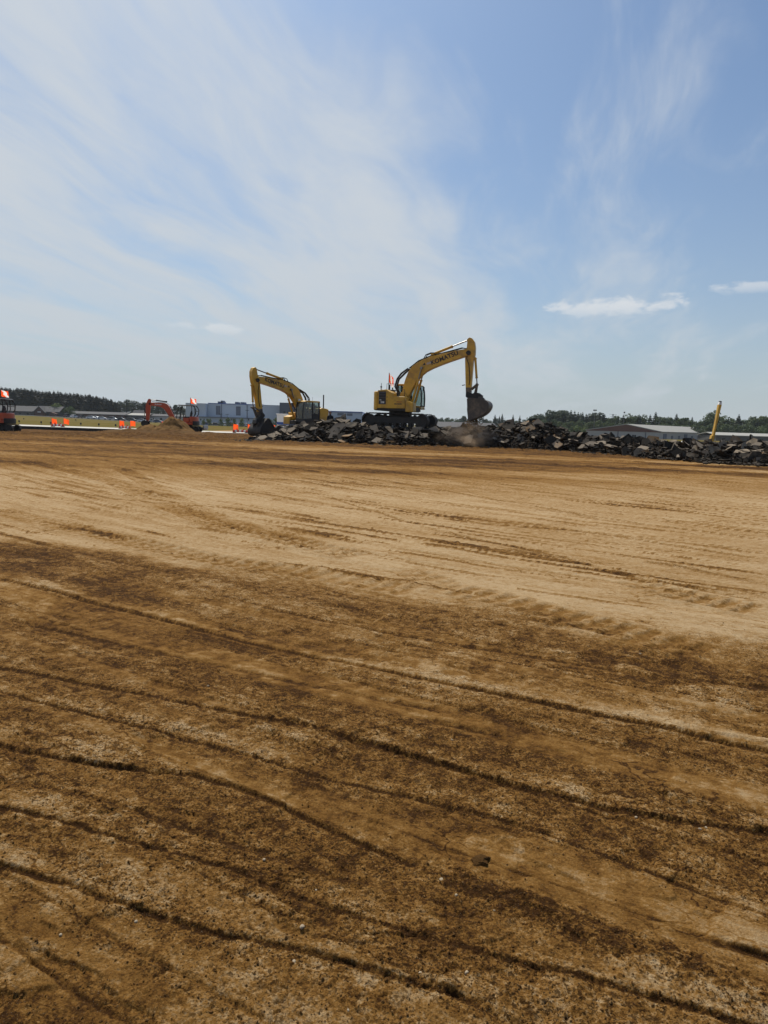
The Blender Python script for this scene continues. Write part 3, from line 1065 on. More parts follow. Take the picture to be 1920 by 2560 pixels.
G_DARK = 'dark conifers in the tall plantation behind the low buildings'
L_DARK = 'tall nearly black conifer in the dense plantation row behind the low grey buildings'
px = -26.0
while px < 292:
    top = np.interp(px, [-30, 0, 60, 120, 180, 230, 270, 292], [967, 968, 971, 976, 982, 987, 994, 1003]) + TR.uniform(-1.5, 2.5)
    tree('darkfir', px, top, TR.uniform(378, 386), L_DARK, G_DARK, wide=1.9)
    tree('darkfir', px + TR.uniform(2, 6), top + 2, TR.uniform(394, 402), L_DARK, G_DARK, wide=2.0)
    px += TR.uniform(8.0, 11.0)
G_DULL = 'hazy leafy trees between the plantation and the warehouse'
for px, top, Y in [(284, 1004, 455), (300, 1001, 450), (317, 1000, 462), (335, 1003, 450), (350, 1008, 470), (362, 1005, 455), (378, 1010, 470), (392, 1009, 450),
                   (408, 1012, 470), (424, 1014, 455), (438, 1011, 468), (452, 1013, 450), (468, 1017, 470), (484, 1020, 460)]:
    tree('dull', px, top + TR.uniform(-2, 2), Y, 'grey green leafy tree in the hazy belt behind the orange digger and grey roofs', G_DULL, wide=1.25)
tree('shrub', 140, 1011, 352, 'light green bushy tree with open branches beside the brick gabled house', None, wide=1.25, name='bushy_tree')
tree('shrub', 160, 1019, 352, 'small light green rounded bush right of the open branched tree by the house', None, wide=1.1)
tree('shrub', 178, 1018, 352, 'small dull green bush standing before the long low roof', None, wide=1.0)
for px, top in [(508, 1050), (522, 1047), (552, 1049), (571, 1046), (586, 1050), (604, 1047), (640, 1050), (668, 1046), (676, 1050), (690, 1046)]:
    tree('shrub', px, top, 318, 'young leafy tree planted along the warehouse car park', 'young trees along the warehouse car park', wide=.8)
# right-hand side: low far trees, the clump behind the high rubble, then the belt behind the hangars
G_LOW = 'small far trees behind the right-hand digger'
for px, top, kd in [(1092, 1046, 'dull'), (1104, 1044, 'dull'), (1116, 1043, 'broad'), (1128, 1046, 'broad'), (1140, 1047, 'broad'), (1150, 1046, 'dull'),
                    (1161, 1039, 'dull'), (1172, 1046, 'dull'), (1206, 1042, 'dull'), (1216, 1047, 'dull')]:
    tree(kd, px, top, 520 + TR.uniform(-15, 15), 'small rounded far tree standing low behind the right excavator and its bucket', G_LOW, wide=1.15)
for px, top in [(1238, 1036), (1249, 1039), (1256, 1034), (1283, 1036), (1300, 1038)]:
    tree('fir', px, top, 470 + TR.uniform(-10, 10), 'slim pointed conifer standing apart behind the rubble beside the raised bucket', 'lone conifers beside the raised bucket', wide=1.2)
for px, top in [(1190, 1050), (1225, 1051), (1243, 1046), (1262, 1050), (1272, 1052), (1291, 1051), (1312, 1049), (1326, 1047)]:
    tree('dull', px, top, 500, 'low dull green tree at the foot of the lone conifers', 'low trees at the foot of the lone conifers', wide=1.5)
G_CLUMP = 'tall trees in the clump behind the high end of the rubble'
for px, top in [(1347, 1034), (1358, 1032), (1366, 1035), (1379, 1026), (1388, 1029), (1399, 1031), (1411, 1025), (1420, 1028), (1428, 1023), (1437, 1026), (1446, 1030),
                (1457, 1028), (1466, 1033), (1474, 1034), (1482, 1031), (1491, 1032), (1499, 1031), (1509, 1033), (1518, 1042), (1342, 1040), (1405, 1030), (1452, 1030)]:
    tree('fir' if TR.random() < .62 else 'dull', px, top + TR.uniform(-1, 2.5), 345 + TR.uniform(-10, 12), 'tall dark green tree in the clump behind the highest rubble and the brown gable', G_CLUMP, wide=1.8)
for px, top in [(1340, 1050), (1362, 1049), (1385, 1050), (1402, 1053), (1425, 1052), (1450, 1051), (1476, 1052), (1500, 1050), (1520, 1053)]:
    tree('broad', px, top, 325 + TR.uniform(-6, 6), 'lower leafy tree in front of the conifer clump by the brown gable', 'lower leafy trees before the conifer clump', wide=1.25)
G_BELT = 'trees of the long belt behind the white hangars'
belt = [(1534, 1043), (1546, 1040), (1559, 1037), (1572, 1036), (1585, 1038), (1598, 1036), (1612, 1038), (1626, 1036), (1640, 1030), (1652, 1040), (1664, 1043), (1678, 1042),
        (1692, 1035), (1703, 1044), (1712, 1043), (1721, 1049), (1731, 1042), (1742, 1053), (1752, 1054), (1765, 1045), (1778, 1030), (1790, 1029), (1801, 1044), (1815, 1041), (1828, 1045),
        (1838, 1049), (1848, 1036), (1860, 1050), (1872, 1052), (1884, 1041), (1896, 1040), (1908, 1040), (1920, 1041), (1934, 1044), (1948, 1040)]
for i, (px, top) in enumerate(belt):
    kd = 'fir' if px in (1640, 1692, 1731, 1848, 1559, 1598, 1626) else 'broad'
    lab = 'pointed conifer rising out of the leafy belt behind the long white roofed hangar' if kd == 'fir' else 'dense green leafy tree in the belt behind the long white roofed hangar'
    tree(kd, px, top + TR.uniform(-1, 1), 330 + TR.uniform(-10, 10), lab, G_BELT + (' (conifers)' if kd == 'fir' else ''), wide=1.7 if kd == 'fir' else 1.25)
for i in range(24):
    px = 1532 + i * 17.5
    tree('broad', px, 1058 + TR.uniform(-3, 4) + 0.012 * (px - 1532), 305 + TR.uniform(-6, 6), 'low green tree along the front of the belt just above the hangar roofs', 'low trees along the front of the belt', wide=1.5)
tree('shrub', 1443, 1066, 262, 'pale green bush growing behind the rubble left of the brown gable', None, wide=1.5)
tree('shrub', 1462, 1072, 262, 'low yellow green bush touching the corner of the brown gabled hangar', None, wide=1.5)
tree('shrub', 1405, 1070, 262, 'dull green bush behind the slope of the highest rubble', None, wide=1.6)
tree('shrub', 1905, 1072, 300, 'pale green rounded bush above the grey roof of the far low building', None, wide=1.3)


# ---------------------------------------------------------------- buildings
def tri_roof(mb, x0, x1, y0, y1, ze, zr, over=0.4, mi=0, th=0.25):
    """gabled roof, ridge along x"""
    ym = (y0 + y1) / 2
    for (ya, yb) in ((y0 - over, ym), (y1 + over, ym)):
        zb = ze - (zr - ze) * over / (ym - y0)
        a, b, c, d = (x0 - over, ya, zb), (x1 + over, ya, zb), (x1 + over, yb, zr), (x0 - over, yb, zr)
        up = [Vector(p) + Vector((0, 0, th)) for p in (a, b, c, d)]
        mb.add([a, b, c, d] + up, [(0, 3, 2, 1), (4, 5, 6, 7), (0, 1, 5, 4), (1, 2, 6, 5), (2, 3, 7, 6), (3, 0, 4, 7)], mi)


def hex_px(px0, px1, Y):
    return at(px0, 1045, Y).x, at(px1, 1045, Y).x


def warehouse():
    Y = 345.0
    zg = -2.6
    b = empty('warehouse', (at(600, 1060, Y).x, Y, zg))
    ox = b.location.x

    def X(p, Yq=Y):
        return at(p, 1045, Yq).x - ox

    def Z(p, q, Yq=Y):
        return at(p, q, Yq).z - zg
    MB().span(X(520), X(657), 0, 60, 0, Z(590, 1011)).build('main_wall', 'warehouse_grey', b)
    MB().span(X(470), X(519.5), -4, 50, 0, Z(500, 1008.5)).build('left_wall', 'warehouse_grey', b)
    MB().span(X(657.3), X(703), -3, 55, 0, Z(680, 1013.0)).build('right_wall', 'warehouse_grey', b)
    MB().span(X(703.3), X(772), -6, 40, 0, Z(715, 1007.5)).build('entrance_tower', 'warehouse_dark', b)
    MB().span(X(772.5), X(905), 4, 60, 0, Z(840, 1030)).build('far_wing', 'warehouse_grey', b)
    MB().span(X(905.4), X(1010), 8, 60, 0, Z(950, 1040)).build('low_wing', 'warehouse_pale', b)
    MB().span(X(520), X(657), -0.25, 60, Z(590, 1011) + .01, Z(590, 1009.2)).build('roof_trim', 'blue_trim', b)
    MB().span(X(772.5), X(905), 3.6, 60, Z(840, 1030) + .01, Z(840, 1027.3)).build('roof_trim', 'blue_trim', b)
    for p0, p1, q0, q1 in ((540, 551, 1014.5, 1037), (590, 601.5, 1016, 1038.5)):
        MB().span(X(p0), X(p1), -0.12, 0.05, Z(p0, q1), Z(p0, q0)).build('bay_panel', 'panel_grey', b)
    for p0, p1, q0, q1 in ((866, 880, 1033, 1039), (842, 858, 1032, 1038)):
        MB().span(X(p0), X(p1), 3.85, 4.02, Z(p0, q1), Z(p0, q0)).build('bay_panel', 'panel_grey', b)
    lw = MB().span(X(497), X(657), -7.5, -0.3, 0, Z(580, 1044)).build('dock_wall', 'warehouse_grey', b)
    MB().span(X(505), X(656), -8.4, -7.6, Z(580, 1045.5), Z(580, 1043.6)).build('dock_canopy', 'panel_grey', b)
    for p0 in (511, 519, 526, 534, 560, 574, 586.5, 590.5, 594.5, 612, 628, 640):
        MB().span(X(p0), X(p0 + 2.4), -7.6, -7.45, Z(p0, 1051.5), Z(p0, 1047)).build('dock_door', 'dock_black', b)
    for p0, p1 in ((537, 551), (581, 588), (595, 604), (545, 549)):
        MB().span(X(p0), X(p1), 6, 12, Z(590, 1009.2) + .01, Z(590, 1009.2) + (1.0 if p0 != 545 else 1.5)).build('roof_unit', 'panel_grey', b)
    for p0 in (553, 617, 640):
        MB().span(X(p0), X(p0) + .35, -0.2, -0.02, 0, Z(590, 1011.5)).build('downpipe', 'panel_grey', b)
    for k in range(3):
        MB().span(X(713 + k * 9), X(718 + k * 9), -6.12, -5.95, Z(713, 1040), Z(713, 1029)).build('window', 'car_glass', b)
    tag(b, 'huge pale blue grey warehouse with blue roof trim and dark bay panels', 'warehouse')


def hangar():
    # gable end towards the camera, long side running back to the right
    g = empty('hangar', (0, 0, 0))
    zg = -2.7
    A, Bp, Pk = at(1466, 1075, 238), at(1652, 1079, 262), at(1545, 1061, 249)
    C2 = at(1800, 1080, 322)
    d = Vector((C2.x - Bp.x, C2.y - Bp.y, 0))
    ze = A.z
    base = Vector((A.x, A.y, zg))
    g.location = base
    def rel(p, z):
        return Vector((p.x, p.y, z)) - base
    a, b, pk = rel(A, ze), rel(Bp, ze), rel((A + Bp) / 2, Pk.z)
    a0, b0 = rel(A, zg), rel(Bp, zg)
    L = d
    MB().add([a0, b0, b, a], [(0, 1, 2, 3)]).add([a0 + L, b0 + L, b + L, a + L], [(3, 2, 1, 0)]).add([b0, b0 + L, b + L, b], [(0, 1, 2, 3)]).add([a0, a, a + L, a0 + L], [(0, 1, 2, 3)]).build('wall', 'hangar_white', g)
    fo = Vector((-d.y, d.x, 0)).normalized()
    out = (Vector((Bp.x - A.x, Bp.y - A.y, 0)).normalized().cross(Vector((0, 0, 1)))) * 0.12
    MB().add([a + out + Vector((0, 0, -.15)), b + out + Vector((0, 0, -.15)), pk + out, a + out * .1, b + out * .1, pk + out * .1], [(0, 1, 2), (0, 3, 4, 1), (1, 4, 5, 2), (2, 5, 3, 0)]).build('gable', 'hangar_brown', g)
    up = Vector((0, 0, .28))
    for nm, e in (('roof', b), ('roof', a)):
        ov = (e - pk) * 1.04
        p = [pk + out * 1.5, pk + ov + out * 1.5, pk + ov + L, pk + L]
        MB().add(p + [q + up for q in p], [(0, 1, 2, 3), (7, 6, 5, 4), (0, 4, 5, 1), (1, 5, 6, 2), (2, 6, 7, 3), (3, 7, 4, 0)]).build(nm, 'roof_white', g)
    wd = (b0 - a0)
    for t in (0.40, 0.78):
        MB().box(a0 + wd * t + out + Vector((0, 0, (ze - zg) * .48)), (.25, .25, (ze - zg) * .95)).build('post', 'panel_grey', g)
    for t, w in ((0.605, .7), (0.635, .7)):
        MB().box(a0 + wd * t + out + Vector((0, 0, (ze - zg) * .55)), (w, .25, 1.1), Matrix.Rotation(math.atan2(wd.y, wd.x), 3, 'Z')).build('window', 'dock_black', g)
    side = d.normalized()
    for k in range(9):
        t = 0.06 + k * 0.105
        q = b0 + d * t + Vector((0, 0, (ze - zg) * .52))
        MB().box(q + Vector((side.y, -side.x, 0)) * 0.08, (1.8 if k % 3 else 3.6, .2, 1.3 if k % 3 else 2.6), Matrix.Rotation(math.atan2(side.y, side.x), 3, 'Z')).build('window' if k % 3 else 'door', 'panel_grey', g)
    tag(g, 'long white walled hangar with red brown gable and pale roof behind the rubble', 'hangar')


def low_building(px0, px1, top, Y, name, label, roof_m, wall_m, ridge=1.6, zg=-2.5, depth=14, windows=4, eave_py=None):
    x0, x1 = hex_px(px0, px1, Y)
    b = empty(name, ((x0 + x1) / 2, Y, zg))
    hw = (x1 - x0) / 2
    zr = at((px0 + px1) / 2, top, Y).z - zg
    ze = zr - ridge
    MB().span(-hw, hw, 0, depth, 0, ze).build('wall', wall_m, b)
    r = MB()
    tri_roof(r, -hw, hw, 0, depth, ze + .01, zr)
    r.build('roof', roof_m, b)
    for k in range(windows):
        x = -hw + (k + .6) * 2 * hw / (windows + .2)
        MB().span(x - .6, x + .6, -0.08, 0.06, ze * .35, ze * .72).build('window', 'car_glass', b)
    return tag(b, label, 'building')


warehouse()
hangar()
low_building(1795, 1990, 1085, 268, 'long_shed', 'low grey roofed shed at the far end beyond the yellow boom', 'roof_white', 'house_wall', 1.0, -2.6, 16, 6)
low_building(1085, 1245, 1057.5, 232, 'flat_shed', 'wide low shed with a dark grey roof behind the right excavator bucket', 'roof_grey', 'house_wall', 1.7, -2.4, 22, 3)
low_building(-40, 82, 1014.5, 352, 'long_house', 'long dark house with a pale grey roof below the plantation', 'roof_grey', 'house_wall', 2.6, -0.3, 12, 6)
low_building(150, 312, 1030, 356, 'long_barn', 'long low brown building with thin pale roof edge behind parked cars', 'roof_grey', 'brick_red', 1.2, -0.9, 14, 10)
low_building(312, 368, 1034, 358, 'small_barn', 'low dark shed with a pale roof beside the far end of the long brown building', 'roof_white', 'house_wall', 1.0, -1.1, 12, 3)
low_building(330, 356, 1026.5, 372, 'grey_cottage', 'small steep roofed grey cottage among the hazy trees', 'roof_grey', 'house_wall', 3.0, -1.1, 8, 1)
low_building(372, 490, 1037, 362, 'grey_shed', 'long faded grey shed behind the orange digger arm', 'roof_grey', 'hangar_white', 1.0, -1.4, 12, 6)


def gabled_house():
    Y = 346.0
    x0, x1 = hex_px(84, 148, Y)
    zg = -0.35
    b = empty('gabled_house', ((x0 + x1) / 2, Y, zg))
    hw = (x1 - x0) / 2
    ze = at(100, 1029, Y).z - zg
    MB().span(-hw, hw, 0, 10, 0, ze).build('wall', 'house_wall', b)
    r = MB()
    tri_roof(r, -hw, hw, 0, 10, ze + .01, ze + 2.6)
    r.build('roof', 'roof_grey', b)
    gx0, gx1 = at(90, 1030, Y).x - b.location.x, at(115, 1030, Y).x - b.location.x
    gm = (gx0 + gx1) / 2
    zt = at(102, 1017, Y).z - zg
    f = MB().prism([(gx0, 0), (gx1, 0), (gx1, ze), (gm, zt), (gx0, ze)], -1.8, 4).build('front_gable', 'brick_red', b)
    MB().prism([(gx0 - .5, ze - .35), (gx0 - .3, ze - .6), (gm, zt - .02), (gx1 + .3, ze - .6), (gx1 + .5, ze - .35), (gm, zt + .35)], -2.2, 4.1).build('gable_roof', 'roof_grey', f)
    MB().span(gm - .8, gm + .8, -1.9, -1.78, ze * .85, ze * 1.0).build('window', 'letter_white', f)
    for k in (-.85, .15, .5, .8):
        MB().span(hw * k - .6, hw * k + .6, -0.08, .05, ze * .3, ze * .7).build('window', 'car_glass', b)
    MB().prism([(gx1 + 2.2, 0), (hw * .98, 0), (hw * .98, ze * .7), (gx1 + 4.0, ze * .95)], -3, -0.1).build('porch', 'brick_red', b)
    tag(b, 'dark house with a red brown brick gable in front below the plantation', 'house')


gabled_house()


# ---------------------------------------------------------------- parked cars and street poles
def make_car(paint, name='parked_car', tall=0.0):
    r = empty(name)
    body = [(-2.2, .35), (-2.25, .75), (-2.1, .95), (-1.2, 1.0), (1.15, 1.0), (2.0, .85), (2.25, .62), (2.2, .35)]
    MB().prism(body, -.88, .88).build('body', paint, r, bevel=.06)
    cab = [(-1.75, .98), (-1.35, 1.45 + tall), (.35, 1.48 + tall), (1.15, .98)]
    c = MB().prism(cab, -.74, .74).build('cabin', 'car_glass', r, bevel=.04)
    MB().prism([(-1.40, 1.42 + tall), (-1.3, 1.5 + tall), (.3, 1.53 + tall), (.42, 1.42 + tall)], -.75, .75).build('roof', paint, c, bevel=.03)
    for x in (-1.35, 1.4):
        for s in (-1, 1):
            w = MB().cyl((x, s * .72, .33), (x, s * .92, .33), .33, n=14).build('wheel', 'rubber', r)
            MB().cyl((x, s * .90, .33), (x, s * .935, .33), .18, n=10).build('rim', 'car_silver', w)
    for s in (-1, 1):
        MB().box((2.2, s * .6, .7), (.1, .34, .14)).build('headlight', 'letter_white', r)
        MB().box((-2.24, s * .65, .8), (.06, .3, .14)).build('tail_light', 'barricade_orange', r)
    return r


PROTO = {}


def car(px, Y, paint, word, where, rz, tall=0.0):
    key = (paint, tall)
    if key not in PROTO:
        o = PROTO[key] = make_car(paint, tall=tall)
    else:
        o = copy_tree(PROTO[key])
    x = at(px, 1055, Y).x
    o.location = (x, Y, gz(x, Y) + .035)
    o.rotation_euler = (0, 0, rz)
    tag(o, f'{word} parked {where}', 'car', f'{word}s {where}')


BAR, WH = 'before the long low brown building', 'on the warehouse car park near the dark bucket'
for px, Y, paint, word, where, rz, t in [
        (228, 333, 'car_white', 'white car', BAR, .1, 0), (255, 331, 'car_white', 'white car', BAR, .2, .1), (238, 345, 'car_silver', 'silver car', BAR, 0, 0),
        (282, 334, 'car_silver', 'silver car', BAR, .1, .15), (303, 336, 'car_dark', 'dark car', BAR, 0, .1), (186, 333, 'car_white', 'white car', BAR, 1.4, 0),
        (168, 338, 'car_dark', 'dark car', BAR, 1.5, .25), (205, 336, 'car_dark', 'dark car', BAR, 1.5, .1),
        (562, 326, 'car_white', 'white car', WH, .1, 0), (601, 328, 'car_white', 'white car', WH, 1.2, 0), (611, 327, 'car_white', 'white car', WH, .6, 0),
        (622, 328, 'car_white', 'white car', WH, .8, .1), (585, 331, 'car_dark', 'dark car', WH, .1, .1), (540, 334, 'car_dark', 'dark car', WH, .2, 0),
        (515, 330, 'car_blue', 'blue car', 'at the end of the warehouse car park beside the red excavator', .1, 0), (573, 336, 'car_silver', 'silver car', WH, .1, .1), (634, 333, 'car_dark', 'dark car', WH, .3, .2),
        (395, 335, 'car_blue', 'blue car', 'behind the heap of sand', .1, .1), (330, 337, 'car_dark', 'dark car', 'between the brown building and the red excavator arm', .1, .1),
        (356, 336, 'car_white', 'white car', 'between the brown building and the red excavator arm', .1, 0), (384, 339, 'car_silver', 'silver car', 'behind the heap of sand', .1, .1)]:
    car(px, Y, paint, word, where, rz, t)


def lamp_post(px, top, Y, label, group=None):
    x = at(px, top, Y).x
    zg = gz(x, Y)
    h = at(px, top, Y).z - zg
    r = empty('lamp_post', (x, Y, zg))
    MB().cyl((0, 0, 0), (0, 0, h), .11, .07, 8).build('pole', 'black_steel', r)
    MB().box((0, 0, h), (1.6, .25, .16)).build('lamp_head', 'black_steel', r)
    tag(r, label, 'lamp post', group)


lamp_post(618, 1026, 300, 'dark lamp post standing left of the hanging yellow arm and dark bucket')
lamp_post(552, 1035, 320, 'slim lamp post below the left dark bay panel of the warehouse')
lamp_post(568, 1036, 320, 'slim lamp post between the two dark bay panels of the warehouse')


def floodlight(px, top, Y, label, heads):
    x = at(px, top, Y).x
    zg = gz(x, Y)
    h = at(px, top, Y).z - zg
    r = empty('floodlight_mast', (x, Y, zg))
    MB().cyl((0, 0, 0), (0, 0, h), .10, .05, 6).build('mast', 'grey_metal', r)
    MB().box((0, 0, h - .25), (1.5, .06, .06)).build('crossbar', 'grey_metal', r)
    for dx in heads:
        MB().box((dx, -.1, h), (.62, .3, .55), Matrix.Rotation(.3, 3, 'X')).build('lamp_head', 'dock_black', r, bevel=.06)
    tag(r, label, 'floodlight')


floodlight(1487.5, 1025.5, 300, 'tall thin floodlight mast with two dark lamp heads above the conifer clump', (-.42, .42))
floodlight(1561, 1031, 300, 'tall thin floodlight mast with one dark lamp head above the leafy belt', (0.0,))


def pylon():
    px, top, Y = 1533, 1035, 420
    x = at(px, top, Y).x
    zg = gz(x, Y)
    h = at(px, top, Y).z - zg
    r = empty('lattice_pylon', (x, Y, zg))
    m = MB()
    for sx in (-1, 1):
        for sy in (-1, 1):
            m.cyl((sx * 1.1, sy * 1.1, 0), (sx * .25, sy * .25, h), .07, n=5)
    for k in range(8):
        t0, t1 = k / 8, (k + 1) / 8
        w0, w1 = 1.1 - .85 * t0, 1.1 - .85 * t1
        for s in (-1, 1):
            m.cyl((-w0, s * w0, h * t0), (w1, s * w1, h * t1), .04, n=4)
            m.cyl((s * w0, -w0, h * t0), (s * w1, w1, h * t1), .04, n=4)
    m.build('lattice', 'grey_metal', r)
    MB().box((0, 0, h - .3), (4.6, .12, .12)).build('cross_arm', 'grey_metal', r)
    MB().box((0, 0, h - 1.5), (3.4, .12, .12)).build('cross_arm', 'grey_metal', r)
    tag(r, 'faint grey lattice pylon between the conifer clump and the leafy belt', 'pylon')


pylon()
# ---------------------------------------------------------------- rubble of broken asphalt
def rubble_materials():
    m, T, b = new_mat('asphalt_top')
    co = T.new('ShaderNodeTexCoord').outputs['Object']
    rnd = T.new('ShaderNodeObjectInfo').outputs['Random']
    n = T.noise(co, 2.2, 6, 0.65)
    n2 = T.noise(co, 38, 3, 0.6)
    f = T.math('ADD', T.math('MULTIPLY', n, 0.8), T.math('MULTIPLY', rnd, 0.75))
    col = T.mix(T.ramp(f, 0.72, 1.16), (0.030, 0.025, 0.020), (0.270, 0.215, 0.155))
    col = T.mix(T.math('MULTIPLY', T.ramp(rnd, 0.80, 0.9), T.ramp(n, 0.35, 0.6)), col, (0.200, 0.120, 0.058))
    k = T.math('ADD', 0.72, T.math('MULTIPLY', n2, 0.56))
    col = T.mix(1.0, col, T.comb(k, k, k), 'MULTIPLY')
    T.l.new(col, b.inputs['Base Color'])
    b.inputs['Roughness'].default_value = 0.92
    bp = T.new('ShaderNodeBump')
    bp.inputs['Strength'].default_value = 0.5
    bp.inputs['Distance'].default_value = 0.02
    T.l.new(n2, bp.inputs['Height'])
    T.l.new(bp.outputs[0], b.inputs['Normal'])
    b.inputs['Specular IOR Level'].default_value = 0.12
    MAT['asphalt_top'] = m
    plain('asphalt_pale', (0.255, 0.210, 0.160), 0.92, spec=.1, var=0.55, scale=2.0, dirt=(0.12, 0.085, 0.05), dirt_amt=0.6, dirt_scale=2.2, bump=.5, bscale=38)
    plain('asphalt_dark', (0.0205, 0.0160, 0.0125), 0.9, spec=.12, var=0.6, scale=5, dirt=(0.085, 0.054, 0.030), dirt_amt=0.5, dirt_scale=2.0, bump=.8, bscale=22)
    plain('rubble_fines', (0.024, 0.019, 0.015), 0.95, spec=.05, var=0.6, scale=2.0, dirt=(0.105, 0.062, 0.028), dirt_amt=0.75, dirt_scale=0.9, bump=1.0, bscale=9)


rubble_materials()

TOE = [(590, 1102.5), (640, 1103), (690, 1104), (850, 1109), (1000, 1116), (1200, 1119), (1400, 1129), (1600, 1143), (1760, 1155), (1920, 1163), (2150, 1176), (2400, 1190)]
CREST = [(590, 1102), (640, 1097), (690, 1083), (720, 1076), (760, 1066), (800, 1057), (850, 1052), (900, 1054), (940, 1068), (1000, 1071), (1060, 1071), (1100, 1073), (1150, 1075), (1200, 1075), (1240, 1072), (1280, 1067), (1310, 1061), (1340, 1059), (1370, 1066), (1400, 1076), (1430, 1088), (1460, 1095), (1520, 1098), (1560, 1101), (1620, 1107), (1660, 1113), (1720, 1115), (1800, 1115), (1860, 1112), (1920, 1111), (2150, 1115), (2400, 1113)]
_toe = np.array([tuple(on_plane(px, py, 0.28))[:2] for px, py in TOE])
_ta, _ty = _toe[:, 0] / _toe[:, 1], _toe[:, 1]
_cr = []
for px, py in CREST:
    a = (px - 960) / FPX
    yt = np.interp(a, _ta, _ty)
    p = at(px, py, yt + 2.7)
    _cr.append((p.x / p.y, p.z - 0.28))
_cr = np.array(_cr)


def pile_z(x, y):
    """top of the rubble mound (0 where there is none); the stations fan out along its curved toe"""
    x, y = np.asarray(x, float), np.asarray(y, float)
    a = x / np.maximum(y, 1)
    yt = np.interp(a, _ta, _ty)
    hc = np.interp(a, _cr[:, 0], _cr[:, 1])
    d = y - yt
    back = 6.0 + 1.6 * sstep(-0.06, 0.0, a) * sstep(0.1, 0.06, a)
    prof = np.clip(d / 2.5, 0, 1) ** 0.72 * sstep(back + 2.6, back, d)
    lim = sstep(-0.222, -0.195, a) * sstep(0.85, 0.75, a)
    return hc * prof * lim


def hit_pile(px, py):
    d = ray(px, py)
    for Y in np.arange(24.0, 62.0, 0.05):
        p = Vector((0, 0, EYE)) + d * (Y / d.y)
        if p.z < 0.28 + float(pile_z(p.x, p.y)):
            return p
    return hit_pile(px, py + 3)


def build_mound():
    av = np.linspace(-0.23, 0.84, 340)
    dv = np.linspace(-0.25, 9.6, 64)
    A, D = np.meshgrid(av, dv)
    Y = np.interp(A, _ta, _ty) + D
    X = A * Y
    h = pile_z(X, Y)
    z = 0.28 + h - 0.06
    act = sstep(0.0, 0.35, h)
    z = z + act * (0.22 * lumps(X * 2.2, Y * 2.2, 301, .8) + 0.14 * lumps(X * 4.6, Y * 4.6, 303, .8) - 0.18 + 0.10 * fbm(X * 1.3, Y * 1.3, 3, 305))
    z = np.where(h < 0.01, 0.20, z)
    me = bpy.data.meshes.new('rubble_fines')
    nr, nc = X.shape
    co = np.stack([X, Y, z], -1).reshape(-1, 3)
    idx = np.arange(nr * nc).reshape(nr, nc)
    q = np.stack([idx[:-1, :-1], idx[:-1, 1:], idx[1:, 1:], idx[1:, :-1]], -1).reshape(-1, 4)
    me.from_pydata(co.tolist(), [], q.tolist())
    me.materials.append(MAT['rubble_fines'])
    me.update()
    o = link(bpy.data.objects.new('rubble_fines', me))
    tag(o, 'dark crumbled asphalt and soil filling the long rubble heap between the slabs', 'rubble', kind='stuff')


build_mound()


def slab_geo(rnd, w, th, stretch=None):
    n = rnd.choice((4, 4, 5, 5, 6, 7))
    st = stretch or rnd.uniform(0.5, 0.95)
    ang = sorted(2 * math.pi * (k + rnd.uniform(-.33, .33)) / n for k in range(n))
    ring = [(math.cos(a) * w / 2 * rnd.uniform(.70, 1.22), math.sin(a) * w / 2 * st * rnd.uniform(.70, 1.22)) for a in ang]
    vs, fs, mi = [], [], []
    top = [(x, y, th / 2 + rnd.uniform(-.006, .006)) for x, y in ring]
    mid = [(x * (1 + rnd.uniform(-.05, .07)), y * (1 + rnd.uniform(-.05, .07)), rnd.uniform(-.15, .25) * th) for x, y in ring]
    bot = [(x * rnd.uniform(.84, 1.0), y * rnd.uniform(.84, 1.0), -th / 2 + rnd.uniform(-.12, .12) * th) for x, y in ring]
    vs = top + mid + bot
    fs = [tuple(range(n))] + [tuple(range(3 * n - 1, 2 * n - 1, -1))]
    mi = [0, 1]
    for i in range(n):
        j = (i + 1) % n
        fs += [(j, i, n + i, n + j), (n + j, n + i, 2 * n + i, 2 * n + j)]
        mi += [1, 1]
    return vs, fs, mi


def slab_mesh(rnd, w, th, stretch=None, top='asphalt_top'):
    mb = MB()
    vs, fs, mi = slab_geo(rnd, w, th, stretch)
    mb.add(vs, fs)
    mb.m = mi
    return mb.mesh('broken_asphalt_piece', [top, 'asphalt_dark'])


RB = random.Random(2024)
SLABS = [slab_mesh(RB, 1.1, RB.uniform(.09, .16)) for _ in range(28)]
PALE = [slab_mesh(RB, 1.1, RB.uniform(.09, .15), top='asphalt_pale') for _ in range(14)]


def section(px):
    if px < 905:
        return 'beside the left excavator cab', 'left end of the heap'
    if px < 1110:
        return 'around the tracks of the right excavator', 'tracks'
    if px < 1245:
        return 'under the raised bucket', 'bucket'
    if px < 1425:
        return 'in the highest part of the heap', 'high part'
    if px < 1660:
        return 'in the heap before the brown gable', 'gable'
    return 'in the heap around the yellow boom', 'yellow boom'


def place_slab(p, size, nrm, spin, px, look, label=None, mesh=None):
    o = link(bpy.data.objects.new('broken_asphalt_piece', mesh or RB.choice(SLABS)))
    q = Vector(nrm).normalized().to_track_quat('Z', 'Y')
    o.rotation_mode = 'QUATERNION'
    o.rotation_quaternion = q @ Matrix.Rotation(spin, 3, 'Z').to_quaternion()
    o.location = p
    o.scale = (size, size, min(1.25, max(.75, size)))
    where, g = section(px)
    tag(o, label or f'{look} {where}', 'asphalt piece', f'{look}, {g}')
    return o


